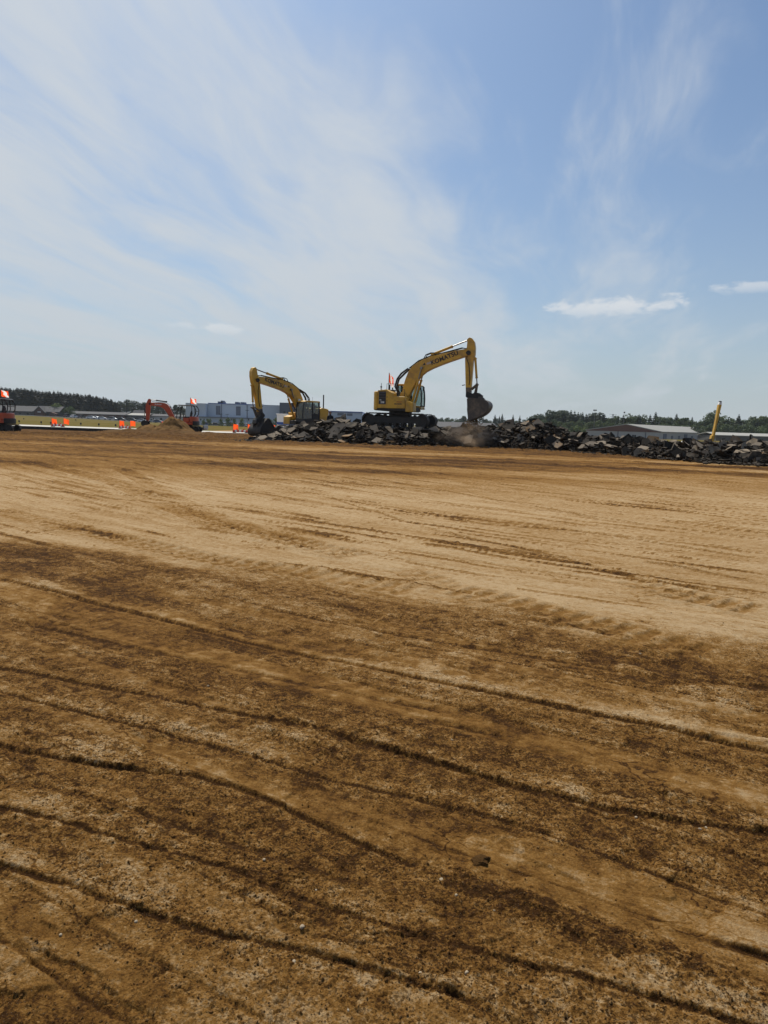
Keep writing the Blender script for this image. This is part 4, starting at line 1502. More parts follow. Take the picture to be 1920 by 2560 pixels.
# slabs that stand out in the photograph: px, py, width in px, how far the top leans to the viewer (deg), sideways lean, spin
BIG = [(1393, 1114, 30, 48, 3, .3), (1483, 1116, 40, 34, -6, 0.1), (1807, 1118, 30, 62, 8, 1.2), (1838, 1098, 30, 42, 16, .6), (1890, 1117, 34, 28, -22, .2),
       (1752, 1120, 40, 30, 24, .4), (1735, 1123, 24, 38, -8, 1.0), (1275, 1079, 24, 40, 6, .3), (1257, 1108, 28, 16, 12, .1), (1236, 1099, 18, 20, 10, 0), (724, 1081, 30, 34, -28, .5),
       (763, 1069, 26, 34, -26, .5), (784, 1075, 20, 36, 6, .7), (796, 1084, 22, 60, 5, .8), (863, 1056, 32, 34, -24, .4), (906, 1064, 26, 34, -34, .5), (871, 1095, 30, 24, 0, 0),
       (943, 1103, 32, 32, 4, .2), (1061, 1091, 30, 34, 8, .4), (935, 1075, 36, 46, 12, .9), (1142, 1084, 32, 66, 6, .6), (797, 1047, 22, 14, -12, 0), (703, 1066, 20, 44, -44, .4),
       (1042, 1075, 34, 46, 18, .3), (1371, 1067, 22, 36, 18, .4), (1338, 1098, 24, 22, 8, .2), (1410, 1102, 40, 18, -6, .1), (1440, 1108, 44, 12, 4, 0), (1530, 1119, 46, 14, 6, .2),
       (1460, 1120, 26, 30, -14, .7), (1610, 1124, 50, 13, 2, .1), (1660, 1106, 44, 30, 12, .3), (1690, 1118, 40, 40, -14, .9), (1640, 1096, 40, 14, 4, .2), (1860, 1120, 44, 50, 20, .6),
       (1780, 1127, 50, 10, 2, .1), (1905, 1132, 44, 14, -4, .2), (1560, 1093, 46, 22, 14, .3), (1510, 1092, 34, 30, 10, .6), (1240, 1083, 26, 66, 4, .2), (1085, 1078, 30, 42, -6, .1),
       (1010, 1092, 40, 44, -14, .6), (975, 1096, 34, 52, 14, .4), (830, 1092, 36, 46, 12, .7), (845, 1075, 40, 54, -12, .3), (760, 1092, 40, 40, 20, .2), (680, 1095, 46, 30, -30, .1),
       (655, 1098, 44, 22, -22, .1), (1300, 1098, 30, 50, 22, .8), (1345, 1060, 34, 50, 0, .3), (1310, 1062, 26, 28, -10, .2), (1208, 1092, 34, 58, 8, .3), (1170, 1102, 30, 44, -12, .9)]
n_ind = 0
for (px, py, w, lean, roll_, spin) in BIG:
    p = hit_pile(px, py)
    if p is None:
        continue
    size = w * p.y / FPX
    e, rr = R_(lean), R_(roll_)
    nrm = Vector((math.sin(rr), -math.sin(e), math.cos(e) * math.cos(rr)))
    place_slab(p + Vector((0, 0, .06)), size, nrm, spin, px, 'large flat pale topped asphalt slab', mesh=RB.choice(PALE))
    n_ind += 1
# the long slab that still carries a streak of white road paint
p = hit_pile(1726, 1108)
sl = place_slab(p + Vector((0, 0, .10)), 1.0, (0.05, -.50, .85), .05, 1726, '', label='long asphalt slab with a faded streak of white road paint on top',
                mesh=slab_mesh(random.Random(5), 1.45, .17, .42))
MB().add([(-.55, .02, .098), (.10, .05, .098), (.12, .13, .098), (-.52, .12, .098)], [(0, 1, 2, 3)]).build('paint_streak', 'white_paint', sl)
tag(sl, group='painted slabs')

small = []
cand = []
for k in range(2100):
    a = RB.uniform(-0.213, 0.60)
    d = RB.uniform(0.0, 1.0) ** 0.85 * 4.2 + 0.05
    if RB.random() < 0.18:
        d = RB.uniform(3.5, 7.5)
    yt = float(np.interp(a, _ta, _ty))
    y = yt + d
    x = a * y
    h = float(pile_z(x, y))
    if h < 0.05 and d > 0.7:
        continue
    size = RB.choice((.35, .4, .45, .5, .55, .6, .7, .85)) * RB.uniform(.8, 1.15)
    cand.append((size if d < 4.4 else size * .5, x, y, h, a, d))
cand.sort(key=lambda c: -c[0])
for k, (size, x, y, h, a, d) in enumerate(cand):
    lean = RB.gauss(4, 20) if RB.random() < .75 else RB.uniform(40, 85)
    e, rr = R_(lean), R_(RB.gauss(0, 22))
    nrm = Vector((math.sin(rr), -math.sin(e), max(.12, math.cos(e) * math.cos(rr))))
    under_track = -0.065 < a < 0.085 and 1.9 < d < 7.8
    zoff = RB.uniform(-.05, .10) if not under_track else -.12
    if n_ind < 300 and not (d > 5 and h < .3):
        pal = RB.random() < .16
        look = 'small pale topped asphalt slab' if pal else 'broken dark asphalt slab lying tilted'
        place_slab(Vector((x, y, .28 + h + zoff)), size * (.8 if pal else 1), nrm, RB.uniform(0, 6.28), 960 + a * FPX, look, mesh=RB.choice(PALE if pal else SLABS))
        n_ind += 1
    else:
        small.append((min(size, .6) * RB.uniform(.4, .9), x, y, h + min(zoff, .1), nrm))
# scattered fragments at the toe and between the slabs
for k in range(1300):
    a = RB.uniform(-0.225, 0.62)
    d = RB.gauss(0.0, 0.55) if RB.random() < .6 else RB.uniform(0, 3.6)
    y = float(np.interp(a, _ta, _ty)) + d
    x = a * y
    small.append((RB.uniform(.08, .26), x, y, float(pile_z(x, y)) + .03, Vector((RB.gauss(0, .4), RB.gauss(-.2, .4), 1))))
mb = MB()
for size, x, y, h, nrm in small:
    vs, fs, mi = slab_geo(RB, size, size * RB.uniform(.2, .42))
    q = nrm.normalized().to_track_quat('Z', 'Y')
    b0 = len(mb.v)
    mb.v += [tuple(q @ Vector(v) + Vector((x, y, .28 + h))) for v in vs]
    mb.f += [tuple(i + b0 for i in f) for f in fs]
    mb.m += mi
tag(mb.build('asphalt_fragments', ['asphalt_top', 'asphalt_dark']), 'small broken asphalt fragments scattered through the heap and along its foot', 'rubble', kind='stuff')
# ---------------------------------------------------------------- machines
def text_mesh(body, size, mat, shear=0.0, offset=0.0, space=1.0):
    cu = bpy.data.curves.new('lettering', 'FONT')
    cu.body = body
    cu.size = size
    cu.shear = shear
    cu.offset = offset
    cu.space_character = space
    cu.align_x = 'CENTER'
    cu.align_y = 'CENTER'
    cu.extrude = 0.004
    ob = bpy.data.objects.new('tmp_text', cu)
    COL.objects.link(ob)
    dg = bpy.context.evaluated_depsgraph_get()
    me = bpy.data.meshes.new_from_object(ob.evaluated_get(dg))
    bpy.data.objects.remove(ob)
    bpy.data.curves.remove(cu)
    me.materials.clear()
    me.materials.append(MAT[mat])
    me.name = 'lettering'
    return me


def letter(body, size, mat, parent, loc, ang, side, shear=0.0, offset=0.0, name='lettering', space=1.0):
    """lettering in the side plane of a machine; side -1 reads from the right-hand side, +1 from the left"""
    o = link(bpy.data.objects.new(name, text_mesh(body, size, mat, shear, offset, space)), parent)
    if side < 0:
        M = Matrix(((1, 0, 0), (0, 0, -1), (0, 1, 0)))
        rot = Matrix.Rotation(-ang, 3, 'Y') @ M
    else:
        M = Matrix(((-1, 0, 0), (0, 0, 1), (0, 1, 0)))
        rot = Matrix.Rotation(-ang, 3, 'Y') @ M
    o.matrix_local = Matrix.Translation(loc) @ rot.to_4x4()
    return o


def rot2(p, c, ang):
    x, z = p[0] - c[0], p[1] - c[1]
    return (c[0] + x * math.cos(ang) - z * math.sin(ang), c[1] + x * math.sin(ang) + z * math.cos(ang))


def cylinder_part(name, a, b, y, parent, barrel_r, rod_r, frac=0.55, mat='machine_yellow', rod='chrome'):
    """hydraulic cylinder from a (barrel end) to b (rod end) in the x-z plane at lateral offset y"""
    A, Bv = Vector((a[0], y, a[1])), Vector((b[0], y, b[1]))
    M = A.lerp(Bv, frac)
    m = MB().cyl(A, M, barrel_r, n=14)
    m.cyl(A.lerp(Bv, frac - .035), A.lerp(Bv, frac + .005), barrel_r * 1.22, n=14)
    m.cyl(A + Vector((0, -barrel_r * 1.3, 0)), A + Vector((0, barrel_r * 1.3, 0)), barrel_r * 1.15, n=12)
    o = m.build(name, mat, parent)
    r = MB().cyl(M, Bv, rod_r, n=10)
    r.cyl(Bv + Vector((0, -barrel_r * 1.2, 0)), Bv + Vector((0, barrel_r * 1.2, 0)), rod_r * 1.9, n=10)
    r.build('rod', rod, o)
    return o


def smooth_poly(pts, it=1):
    """corner cutting on an open polyline"""
    for _ in range(it):
        q = [pts[0]]
        for a, b in zip(pts[:-1], pts[1:]):
            q += [(a[0] * .75 + b[0] * .25, a[1] * .75 + b[1] * .25), (a[0] * .25 + b[0] * .75, a[1] * .25 + b[1] * .75)]
        q.append(pts[-1])
        pts = q
    return pts


def cloth_flag(w, h, seed, mats, checker=0, sag=0.0):
    """waving cloth fixed along its left edge"""
    nx, nz = 9, 9
    vs = []
    rnd = random.Random(seed)
    ph = rnd.uniform(0, 6)
    for j in range(nz + 1):
        for i in range(nx + 1):
            u, v = i / nx, j / nz
            x = u * w * (1 - .12 * sag)
            y = .16 * w * u * math.sin(5.2 * u + 2.2 * v + ph)
            z = (v - 1) * h * (1 - .15 * u) - sag * h * u * (.55 + .25 * (1 - v)) + .05 * h * math.sin(4 * u + ph)
            vs.append((x, y, z))
    fs, mi = [], []
    for j in range(nz):
        for i in range(nx):
            a = j * (nx + 1) + i
            fs.append((a, a + 1, a + nx + 2, a + nx + 1))
            c = 0
            if checker:
                c = int(abs(i / nx + .7 * j / nz - .85 + .12 * math.sin(7 * j / nz)) < .22) if checker == 3 else (i * checker // nx + j * checker // nz) % 2
            mi.append(c)
    mb = MB()
    mb.add(vs, fs)
    mb.m = mi
    return mb.mesh('flag', mats, smooth=True)


def track_assembly(parent, y, L, Hh, width, ang, n_shoe=46, mat_frame='black_steel', name='track', n_roll=7):
    """crawler track: belt of shoes, frame, idler, sprocket and rollers; ang swings it about z with the undercarriage"""
    r = Hh / 2
    half = L / 2 - r
    peri = 4 * half + 2 * math.pi * r
    Rz = Matrix.Rotation(ang, 3, 'Z')

    def pos(s):
        s = s % peri
        if s < 2 * half:
            return (-half + s, Hh), 0.0
        s -= 2 * half
        if s < math.pi * r:
            a = s / r
            return (half + r * math.sin(a), r + r * math.cos(a)), a
        s -= math.pi * r
        if s < 2 * half:
            return (half - s, 0.0), math.pi
        s -= 2 * half
        a = math.pi + s / r
        return (-half + r * math.sin(a), r + r * math.cos(a)), a
    mb = MB()
    pitch = peri / n_shoe
    for k in range(n_shoe):
        (x, z), a = pos(k * pitch)
        rot = Rz @ Matrix.Rotation(a, 3, 'Y')
        c = Rz @ Vector((x, y, z))
        inw = rot @ Vector((0, 0, -1))
        mb.box(c + inw * .045, (pitch * .94, width, .05), rot)
        mb.box(c + inw * .010 + rot @ Vector((pitch * .3, 0, 0)), (.03, width, .04), rot)
    belt = mb.build(name, 'track_steel', parent)
    w = width * .42

    def B(c, s):
        return MB().box(Rz @ Vector(c), s, Rz)
    B((0, y, Hh * .52), (2 * half * 1.02, w, Hh * .46)).build('track_frame', mat_frame, belt, bevel=.04)
    for nm, x in (('idler', half), ('sprocket', -half)):
        MB().cyl(Rz @ Vector((x, y - w * .55, r)), Rz @ Vector((x, y + w * .55, r)), r * .82, n=18).build(nm, mat_frame, belt)
    for k in range(n_roll):
        x = -half * .86 + k * 2 * half * .86 / (n_roll - 1)
        MB().cyl(Rz @ Vector((x, y - w * .7, Hh * .2)), Rz @ Vector((x, y + w * .7, Hh * .2)), Hh * .13, n=12).build('roller', 'track_steel', belt)
    for x in (-half * .4, half * .4):
        MB().cyl(Rz @ Vector((x, y - w * .6, Hh * .83)), Rz @ Vector((x, y + w * .6, Hh * .83)), Hh * .09, n=10).build('carrier_roller', 'track_steel', belt)
    return belt


FOOT, APIV, BPIN = (0.28, 1.87), (4.56, 4.96), (4.60, 2.42)


def excavator(loc, yaw, label, d_boom, d_arm, d_buck, under, right_view=True, flag_spec=None, tip=0.0, bucket_mat='bucket_steel', cab_mat='machine_yellow'):
    rt = empty('excavator', loc, yaw)
    rt.rotation_euler = (0, tip, yaw)
    Y_, K = 'machine_yellow', 'black_steel'
    # undercarriage
    for s in (-1, 1):
        track_assembly(rt, s * 1.19, 4.55, .96, .70, under)
    Ru = Matrix.Rotation(under, 3, 'Z')
    m = MB().box((0, 0, .62), (1.9, 1.9, .34), Ru)
    m.box((0, 0, .45), (.5, 2.3, .3), Ru)
    m.cyl((0, 0, .75), (0, 0, 1.14), .78, n=28)
    m.build('undercarriage', K, rt)
    # upper structure
    MB().span(-1.35, 1.05, -1.32, 1.34, 1.10, 1.26).build('platform', K, rt, bevel=.02)
    cw = [(-1.22, -1.36)] + [(-1.22 - .52 * math.cos(t) ** .8, 1.36 * math.sin(t)) for t in np.linspace(-1.35, 1.35, 13)] + [(-1.22, 1.36)]
    c = MB().plan(cw, 1.12, 2.38).build('counterweight', Y_, rt, bevel=.10, seg=3)
    hood = [(-1.215, 1.265), (-1.215, 2.44), (-.68, 2.50), (-.62, 2.47), (-.16, 2.24), (-.10, 2.04), (.66, 2.04), (.70, 1.98), (.70, 1.265)]
    h = MB().prism(hood, -1.355, -.46).build('engine_hood', Y_, rt, bevel=.035)
    hl = MB().prism([(-1.215, 1.265), (-1.215, 2.40), (-.70, 2.45), (-.47, 2.38), (-.47, 1.265)], -.455, 1.35).build('engine_cover', Y_, rt, bevel=.04)
    MB().span(-1.05, -.6, .2, .75, 2.445, 2.56).build('air_cleaner_cap', K, hl, bevel=.03)
    # right-hand panels: louvred black grille, two doors, sill
    g = MB().span(-1.13, -.63, -1.372, -1.357, 1.52, 2.36).build('grille', 'decal_black', h)
    for k in range(4):
        MB().box((-.88, -1.385, 2.27 - k * .105), (.46, .05, .022), Matrix.Rotation(.5, 3, 'X')).build('slat', 'grey_metal', g)
    letter('PC', .10, 'letter_white', g, (-1.0, -1.374, 1.79), 0, -1, offset=.004)
    letter('238', .17, 'letter_white', g, (-.86, -1.374, 1.64), 0, -1, offset=.006)
    MB().span(-.575, -.18, -1.368, -1.357, 1.46, 2.12).build('side_door', Y_, h, bevel=.006)
    MB().span(-.12, .64, -1.370, -1.357, 1.46, 1.98).build('side_door', Y_, h, bevel=.006)
    MB().span(-1.2, .69, -1.385, -1.357, 1.265, 1.42).build('sill', Y_, h, bevel=.012)
    letter('MODERN', .085, 'letter_red', h, (.30, -1.374, 1.68), 0, -1, offset=.004, shear=.2)
    letter('MACHINERY', .095, 'letter_black', h, (.24, -1.374, 1.55), 0, -1, offset=.006)
    for z in (1.7, 1.95):
        MB().span(-.56, -.53, -1.38, -1.366, z, z + .09).build('door_handle', K, h)
    # catwalk rails, exhaust, aerial
    MB().tube([(-.62, -1.25, 2.47), (-.62, -1.25, 2.86), (-.1, -1.25, 2.86), (.1, -1.25, 2.66), (.1, -1.25, 2.04)], .018, 6).build('handrail', K, rt)
    MB().tube([(.16, -1.25, 2.04), (.16, -1.25, 2.5), (.62, -1.25, 2.5), (.62, -1.25, 2.04)], .018, 6).build('handrail', K, rt)
    MB().cyl((-1.0, .5, 2.35), (-1.0, .5, 2.9), .055, n=10).build('exhaust_pipe', K, rt)
    ar = MB().tube([(-1.05, -1.15, 2.42), (-1.05, -1.15, 2.62), (-1.05, -1.13, 2.92)], [.05, .022, .015], 6)
    ar.box((-1.05, -1.15, 2.66), (.10, .08, .08))
    ar.build('aerial', K, rt)
    MB().cyl((-.98, 1.15, 2.3), (-.98, 1.15, 3.52 if not right_view else 2.9), .05, n=8).build('mast', K, rt)
    # boom bracket and tool tray in front
    MB().prism([(-.05, 1.262), (0.02, 2.12), (.12, 2.40), (.42, 2.30), (.72, 1.72), (.85, 1.262)], -.42, -.30).build('boom_bracket', Y_, rt, bevel=.02)
    MB().prism([(-.05, 1.262), (0.02, 2.12), (.12, 2.40), (.42, 2.30), (.72, 1.72), (.85, 1.262)], .30, .40).build('boom_bracket', Y_, rt, bevel=.02)
    tb = MB().prism([(.72, 1.05), (.72, 1.80), (1.22, 1.66), (1.24, 1.05)], -1.33, -.50).build('tool_box', Y_, rt, bevel=.03)
    MB().span(1.235, 1.25, -1.2, -.65, 1.14, 1.56).build('lid', Y_, tb, bevel=.008)
    MB().prism([(.72, 1.05), (.72, 1.40), (1.24, 1.36), (1.24, 1.05)], -.49, .32).build('front_deck', K, rt, bevel=.02)
    # cab
    cx0, cx1, cy0, cy1, cz0, cz1 = -.42, 1.34, .42, 1.36, 1.262, 2.96
    cb = MB().prism([(cx0, cz0), (cx0, 1.95), (.30, 1.95), (.36, 1.55), (cx1 - .04, 1.50), (cx1, cz0)], cy0, cy1).build('cab', cab_mat, rt, bevel=.025)
    fr = MB()
    fx_top = cx1 - .16
    for yy in (cy0 + .04, cy1 - .04):
        fr.tube([(cx1 - .03, yy, 1.45), (cx1 - .02, yy, 2.0), (cx1 - .06, yy, 2.5), (fx_top, yy, 2.86)], .048, 6)
        fr.box((.34, yy, 2.25), (.075, .07, 1.3))
        fr.box((cx0 + .05, yy, 2.35), (.10, .08, 1.15))
    fr.box((fx_top - .05, (cy0 + cy1) / 2, 2.86), (.10, cy1 - cy0, .07))
    fr.box((cx1 - .04, (cy0 + cy1) / 2, 1.50), (.08, cy1 - cy0, .06))
    fr.build('frame', K, cb)
    MB().prism([(cx0 - .03, 2.86), (cx0, 2.97), (.9, 2.98), (fx_top + .02, 2.90), (fx_top + .02, 2.84)], cy0 - .01, cy1 + .01).build('roof', Y_, cb, bevel=.03)
    MB().add([(cx1 - .03, cy0 + .08, 1.5), (cx1 - .03, cy1 - .08, 1.5), (cx1 - .05, cy1 - .08, 2.5), (cx1 - .05, cy0 + .08, 2.5), (fx_top, cy1 - .08, 2.85), (fx_top, cy0 + .08, 2.85)],
             [(0, 1, 2, 3), (3, 2, 4, 5)]).build('front_window', 'cab_glass', cb)
    for yy in (cy0 + .02, cy1 - .02):
        MB().add([(.40, yy, 1.56), (cx1 - .06, yy, 1.52), (cx1 - .08, yy, 2.5), (fx_top - .04, yy, 2.84), (.40, yy, 2.84)], [(0, 1, 2, 3, 4)]).build('side_window', 'cab_glass', cb)
        MB().add([(cx0 + .10, yy, 1.96), (.28, yy, 1.96), (.28, yy, 2.84), (cx0 + .10, yy, 2.84)], [(0, 1, 2, 3)]).build('side_window', 'cab_glass', cb)
    MB().quad((cx0 + .01, cy0 + .08, 2.0), (cx0 + .01, cy1 - .08, 2.0), (cx0 + .01, cy1 - .08, 2.84), (cx0 + .01, cy0 + .08, 2.84)).build('rear_window', 'cab_glass', cb)
    st = MB().box((.12, .89, 1.98), (.5, .5, .14))
    st.box((-.10, .89, 2.32), (.14, .48, .62), Matrix.Rotation(-.12, 3, 'Y'))
    st.box((-.13, .89, 2.70), (.10, .28, .20))
    st.box((.30, .62, 2.05), (.3, .12, .30))
    st.box((.30, 1.16, 2.05), (.3, .12, .30))
    st.build('seat', 'seat_grey', cb, bevel=.03)
    MB().tube([(cx1 - .02, cy0 + .02, 2.2), (cx1 + .14, cy0 - .12, 2.45), (cx1 + .16, cy0 - .16, 2.62)], .012, 6).build('mirror_arm', K, cb)
    MB().box((cx1 + .17, cy0 - .17, 2.62), (.07, .20, .30), Matrix.Rotation(.1, 3, 'Y')).build('mirror', K, cb, bevel=.02)
    MB().tube([(cx1 + .02, cy0 + .2, 1.33), (cx1 + .22, cy0 + .2, 1.31)], .025, 6).build('step', K, cb)
    MB().tube([(.9, cy1 - .2, 2.96), (.9, cy1 - .2, 3.35)], .008, 5).build('aerial', K, cb)
    MB().tube([(.2, cy1 - .2, 2.96), (.2, cy1 - .2, 3.30)], .008, 5).build('aerial', K, cb)
    MB().cyl((fx_top - .25, cy0 + .05, 3.0), (fx_top - .1, cy0 + .05, 3.02), .09, n=12).build('work_lamp', 'white_paint', cb)
    # ---- boom
    up = smooth_poly([(.08, 1.9), (.14, 2.35), (.26, 3.04), (.62, 3.97), (1.25, 4.42), (2.06, 4.74), (4.33, 5.25), (4.62, 5.14)])
    lo = smooth_poly([(4.72, 4.90), (4.50, 4.80), (4.22, 4.70), (3.09, 4.33), (1.85, 3.84), (1.34, 3.43), (1.0, 2.92), (.60, 2.15), (.46, 1.78), (.20, 1.68)])
    B = lambda p: rot2(p, FOOT, d_boom)
    AP = B(APIV)
    bm = MB().prism([B(p) for p in up + lo], -.26, .26).build('boom', Y_, rt, bevel=.015)
    for s in (-1, 1):
        MB().cyl((*[FOOT[0]], s * .27, FOOT[1]), (FOOT[0], s * .44, FOOT[1]), .13, n=14).build('pin', K, bm)
        letter('KOMATSU', .40, 'letter_black', bm, (*[B((2.98, 4.63))[0]], s * .264, B((2.98, 4.63))[1]), (R_(21) + d_boom) * (1 if s < 0 else 1), s, offset=.012, space=1.04)
        MB().prism([B(q) for q in ((1.80, 4.18), (2.16, 4.32), (2.12, 4.44), (1.76, 4.31))], s * .262, s * .2655).build('pale_sticker', 'sticker_pale', bm)
    # arrow-like black stickers at the boom bend
    for q in ((1.62, 4.24), (1.40, 3.98)):
        for s in (-1, 1):
            cxy = B(q)
            MB().prism([(cxy[0] - .09, cxy[1] - .07), (cxy[0] + .10, cxy[1] - .06), (cxy[0] + .01, cxy[1] + .10)], s * .262, s * .266).build('sticker', 'letter_black', bm)
    # hydraulic lines along the top of the boom
    for yy in (-.18, -.08, .08, .18):
        MB().tube([(*[B(q)[0]], yy, B(q)[1]) for q in ((.55, 3.98), (1.2, 4.48), (2.02, 4.80), (3.2, 5.07), (4.1, 5.30), (4.42, 5.24))], .022, 6).build('hose', 'rubber', bm)
    for yy in (-.34, -.22, .05, .2):
        MB().tube([(*[B((.52, 3.95))[0]], yy, B((.52, 3.95))[1]), (.12 + .2 * yy, yy, 3.62), (-.22, yy, 3.25), (-.36, yy, 2.75), (-.16, yy, 2.36), (.1, yy, 2.2)], .042, 7).build('hose', 'rubber', bm)
    for yy in (-.15, .15):
        MB().tube([(*[B(q)[0]], yy, B(q)[1]) for q in ((1.55, 4.62), (1.68, 4.86), (2.0, 4.98), (2.35, 4.98))], .03, 6).build('hose', 'rubber', bm)
    # ---- arm
    Af = lambda p: rot2(rot2(p, APIV, d_arm), APIV, 0)
    Am = lambda p: (Af(p)[0] - APIV[0] + AP[0], Af(p)[1] - APIV[1] + AP[1])
    aout = [(4.44, 5.86), (4.56, 5.95), (4.72, 5.90), (4.90, 5.66), (4.97, 5.3), (4.97, 4.85), (4.88, 4.5), (4.84, 3.5), (4.80, 2.46), (4.72, 2.30), (4.55, 2.30), (4.48, 2.46), (4.40, 3.6), (4.33, 4.62), (4.31, 4.95), (4.42, 5.36)]
    am = MB().prism([Am(p) for p in aout], -.19, .19).build('arm', Y_, rt, bevel=.015)
    for s in (-1, 1):
        MB().cyl((AP[0], s * .2, AP[1]), (AP[0], s * .33, AP[1]), .15, n=14).build('pin', K, am)
        MB().tube([(*[Am(q)[0]], s * .21, Am(q)[1]) for q in ((4.50, 5.1), (4.45, 4.6), (4.62, 4.2), (4.72, 3.3), (4.68, 2.9))], .025, 6).build('hose', 'rubber', am)
    MB().prism([Am(p) for p in ((4.47, 2.75), (4.80, 2.75), (4.81, 2.28), (4.72, 2.22), (4.50, 2.22))], -.21, .21).build('arm_end', 'bucket_steel', am, bevel=.01)
    MB().tube([(*[Am((4.40, 2.92))[0]], -.1, Am((4.40, 2.92))[1]), (*[Am((4.20, 2.88))[0]], -.1, Am((4.20, 2.88))[1])], .03, 6).build('bracket', K, am)
    cylinder_part('arm_cylinder', B((2.10, 4.90)), Am((4.47, 5.80)), 0, rt, .088, .045, .56)
    MB().prism([B((1.98, 4.70)), B((2.30, 4.78)), B((2.16, 4.98)), B((2.04, 4.98))], -.16, .16).build('cylinder_mount', Y_, rt, bevel=.01)
    cylinder_part('bucket_cylinder', Am((4.98, 4.62)), Am((5.17, 2.97)), 0, rt, .075, .042, .76, mat='machine_yellow')
    for s in (-1, 1):
        cylinder_part('boom_cylinder', (.86, 1.50), B((1.47, 3.98)), s * .36, rt, .078, .045, .70)
    # bucket linkage
    P1, P2, P3 = Am((5.18, 2.95)), Am((4.80, 2.62)), Am((4.60, 2.36))
    Kb = lambda p: (rot2(p, BPIN, d_arm + d_buck)[0] - BPIN[0] + Am(BPIN)[0], rot2(p, BPIN, d_arm + d_buck)[1] - BPIN[1] + Am(BPIN)[1])
    P4 = Kb((5.08, 2.32))
    lk = MB()
    for s in (-1, 1):
        for a, b in ((P1, P2),):
            lk.tube([(a[0], s * .23, a[1]), (b[0], s * .23, b[1])], .055, 6)
    lk.tube([(P1[0], 0, P1[1]), (P4[0], 0, P4[1])], [.075, .11], 8)
    lk.cyl((P1[0], -.27, P1[1]), (P1[0], .27, P1[1]), .06, n=10)
    lk.build('bucket_link', 'bucket_steel', rt)
    # quick coupler and wide clean-up bucket
    MB().prism([Kb(p) for p in ((4.50, 2.40), (4.62, 2.50), (4.78, 2.40), (4.95, 2.36), (5.10, 2.44), (5.36, 2.40), (5.58, 2.24), (5.50, 2.02), (5.2, 2.04), (4.62, 2.06), (4.50, 2.14))], -.27, .27).build('quick_coupler', K, rt, bevel=.02)
    shell = smooth_poly([(4.78, 2.06), (5.15, 2.06), (5.55, 2.00), (5.80, 1.97), (6.04, 1.86), (6.16, 1.64), (6.10, 1.36), (5.88, 1.08), (5.58, .88), (5.22, .74), (4.86, .66)])
    inner = smooth_poly([(4.86, .70), (5.22, .785), (5.56, .93), (5.84, 1.11), (6.05, 1.38), (6.11, 1.64), (6.00, 1.82), (5.79, 1.92), (5.55, 1.95), (5.15, 2.01), (4.82, 2.01)])
    hw = .78
    bk = MB()
    o_, i_ = [Kb(p) for p in shell], [Kb(p) for p in inner][::-1]
    n = len(o_)
    vs = [(p[0], s * hw, p[1]) for s in (-1, 1) for p in o_] + [(p[0], s * hw, p[1]) for s in (-1, 1) for p in i_]
    fs = []
    for k in range(n - 1):
        fs += [(k, k + 1, n + k + 1, n + k), (2 * n + k, 3 * n + k, 3 * n + k + 1, 2 * n + k + 1)]
    fs += [(0, n, 3 * n, 2 * n), (n - 1, 3 * n - 1, 4 * n - 1, 2 * n - 1)]
    bk.add(vs, fs)
    bo = bk.build('bucket', bucket_mat, rt)
    for s in (-1, 1):
        MB().prism([Kb(p) for p in shell] + [Kb((4.84, .64)), Kb((4.74, 1.3)), Kb((4.74, 2.0))], s * hw, s * (hw + .03)).build('side_plate', bucket_mat, bo)
        MB().prism([Kb(p) for p in ((4.70, 2.0), (4.80, 2.02), (4.92, .72), (4.84, .60))], s * (hw + .028), s * (hw + .06)).build('side_cutter', bucket_mat, bo)
    MB().prism([Kb(p) for p in ((4.76, .60), (5.02, .655), (5.02, .70), (4.78, .66))], -hw - .03, hw + .03).build('cutting_edge', bucket_mat, bo)
    for k in range(2):
        MB().prism([Kb(p) for p in ((5.3, 2.03), (5.75, 1.99), (5.55, 2.16), (5.35, 2.18))], (-.28, .24)[k], (-.24, .28)[k]).build('ear', 'bucket_steel', bo)
    if flag_spec:
        fx, fy, z0, z1, w, hh, sd, turn = flag_spec
        p = MB().cyl((fx, fy, z0), (fx, fy, z1), .032, .02, 8).build('flag_pole', K, rt)
        f = link(bpy.data.objects.new('flag', cloth_flag(w, hh, sd, ['flag_cloth', 'flag_white'], 3, .9)), p)
        f.location = (fx, fy, z1)
        f.rotation_euler = (0, 0, turn)
    return tag(rt, label, 'excavator')


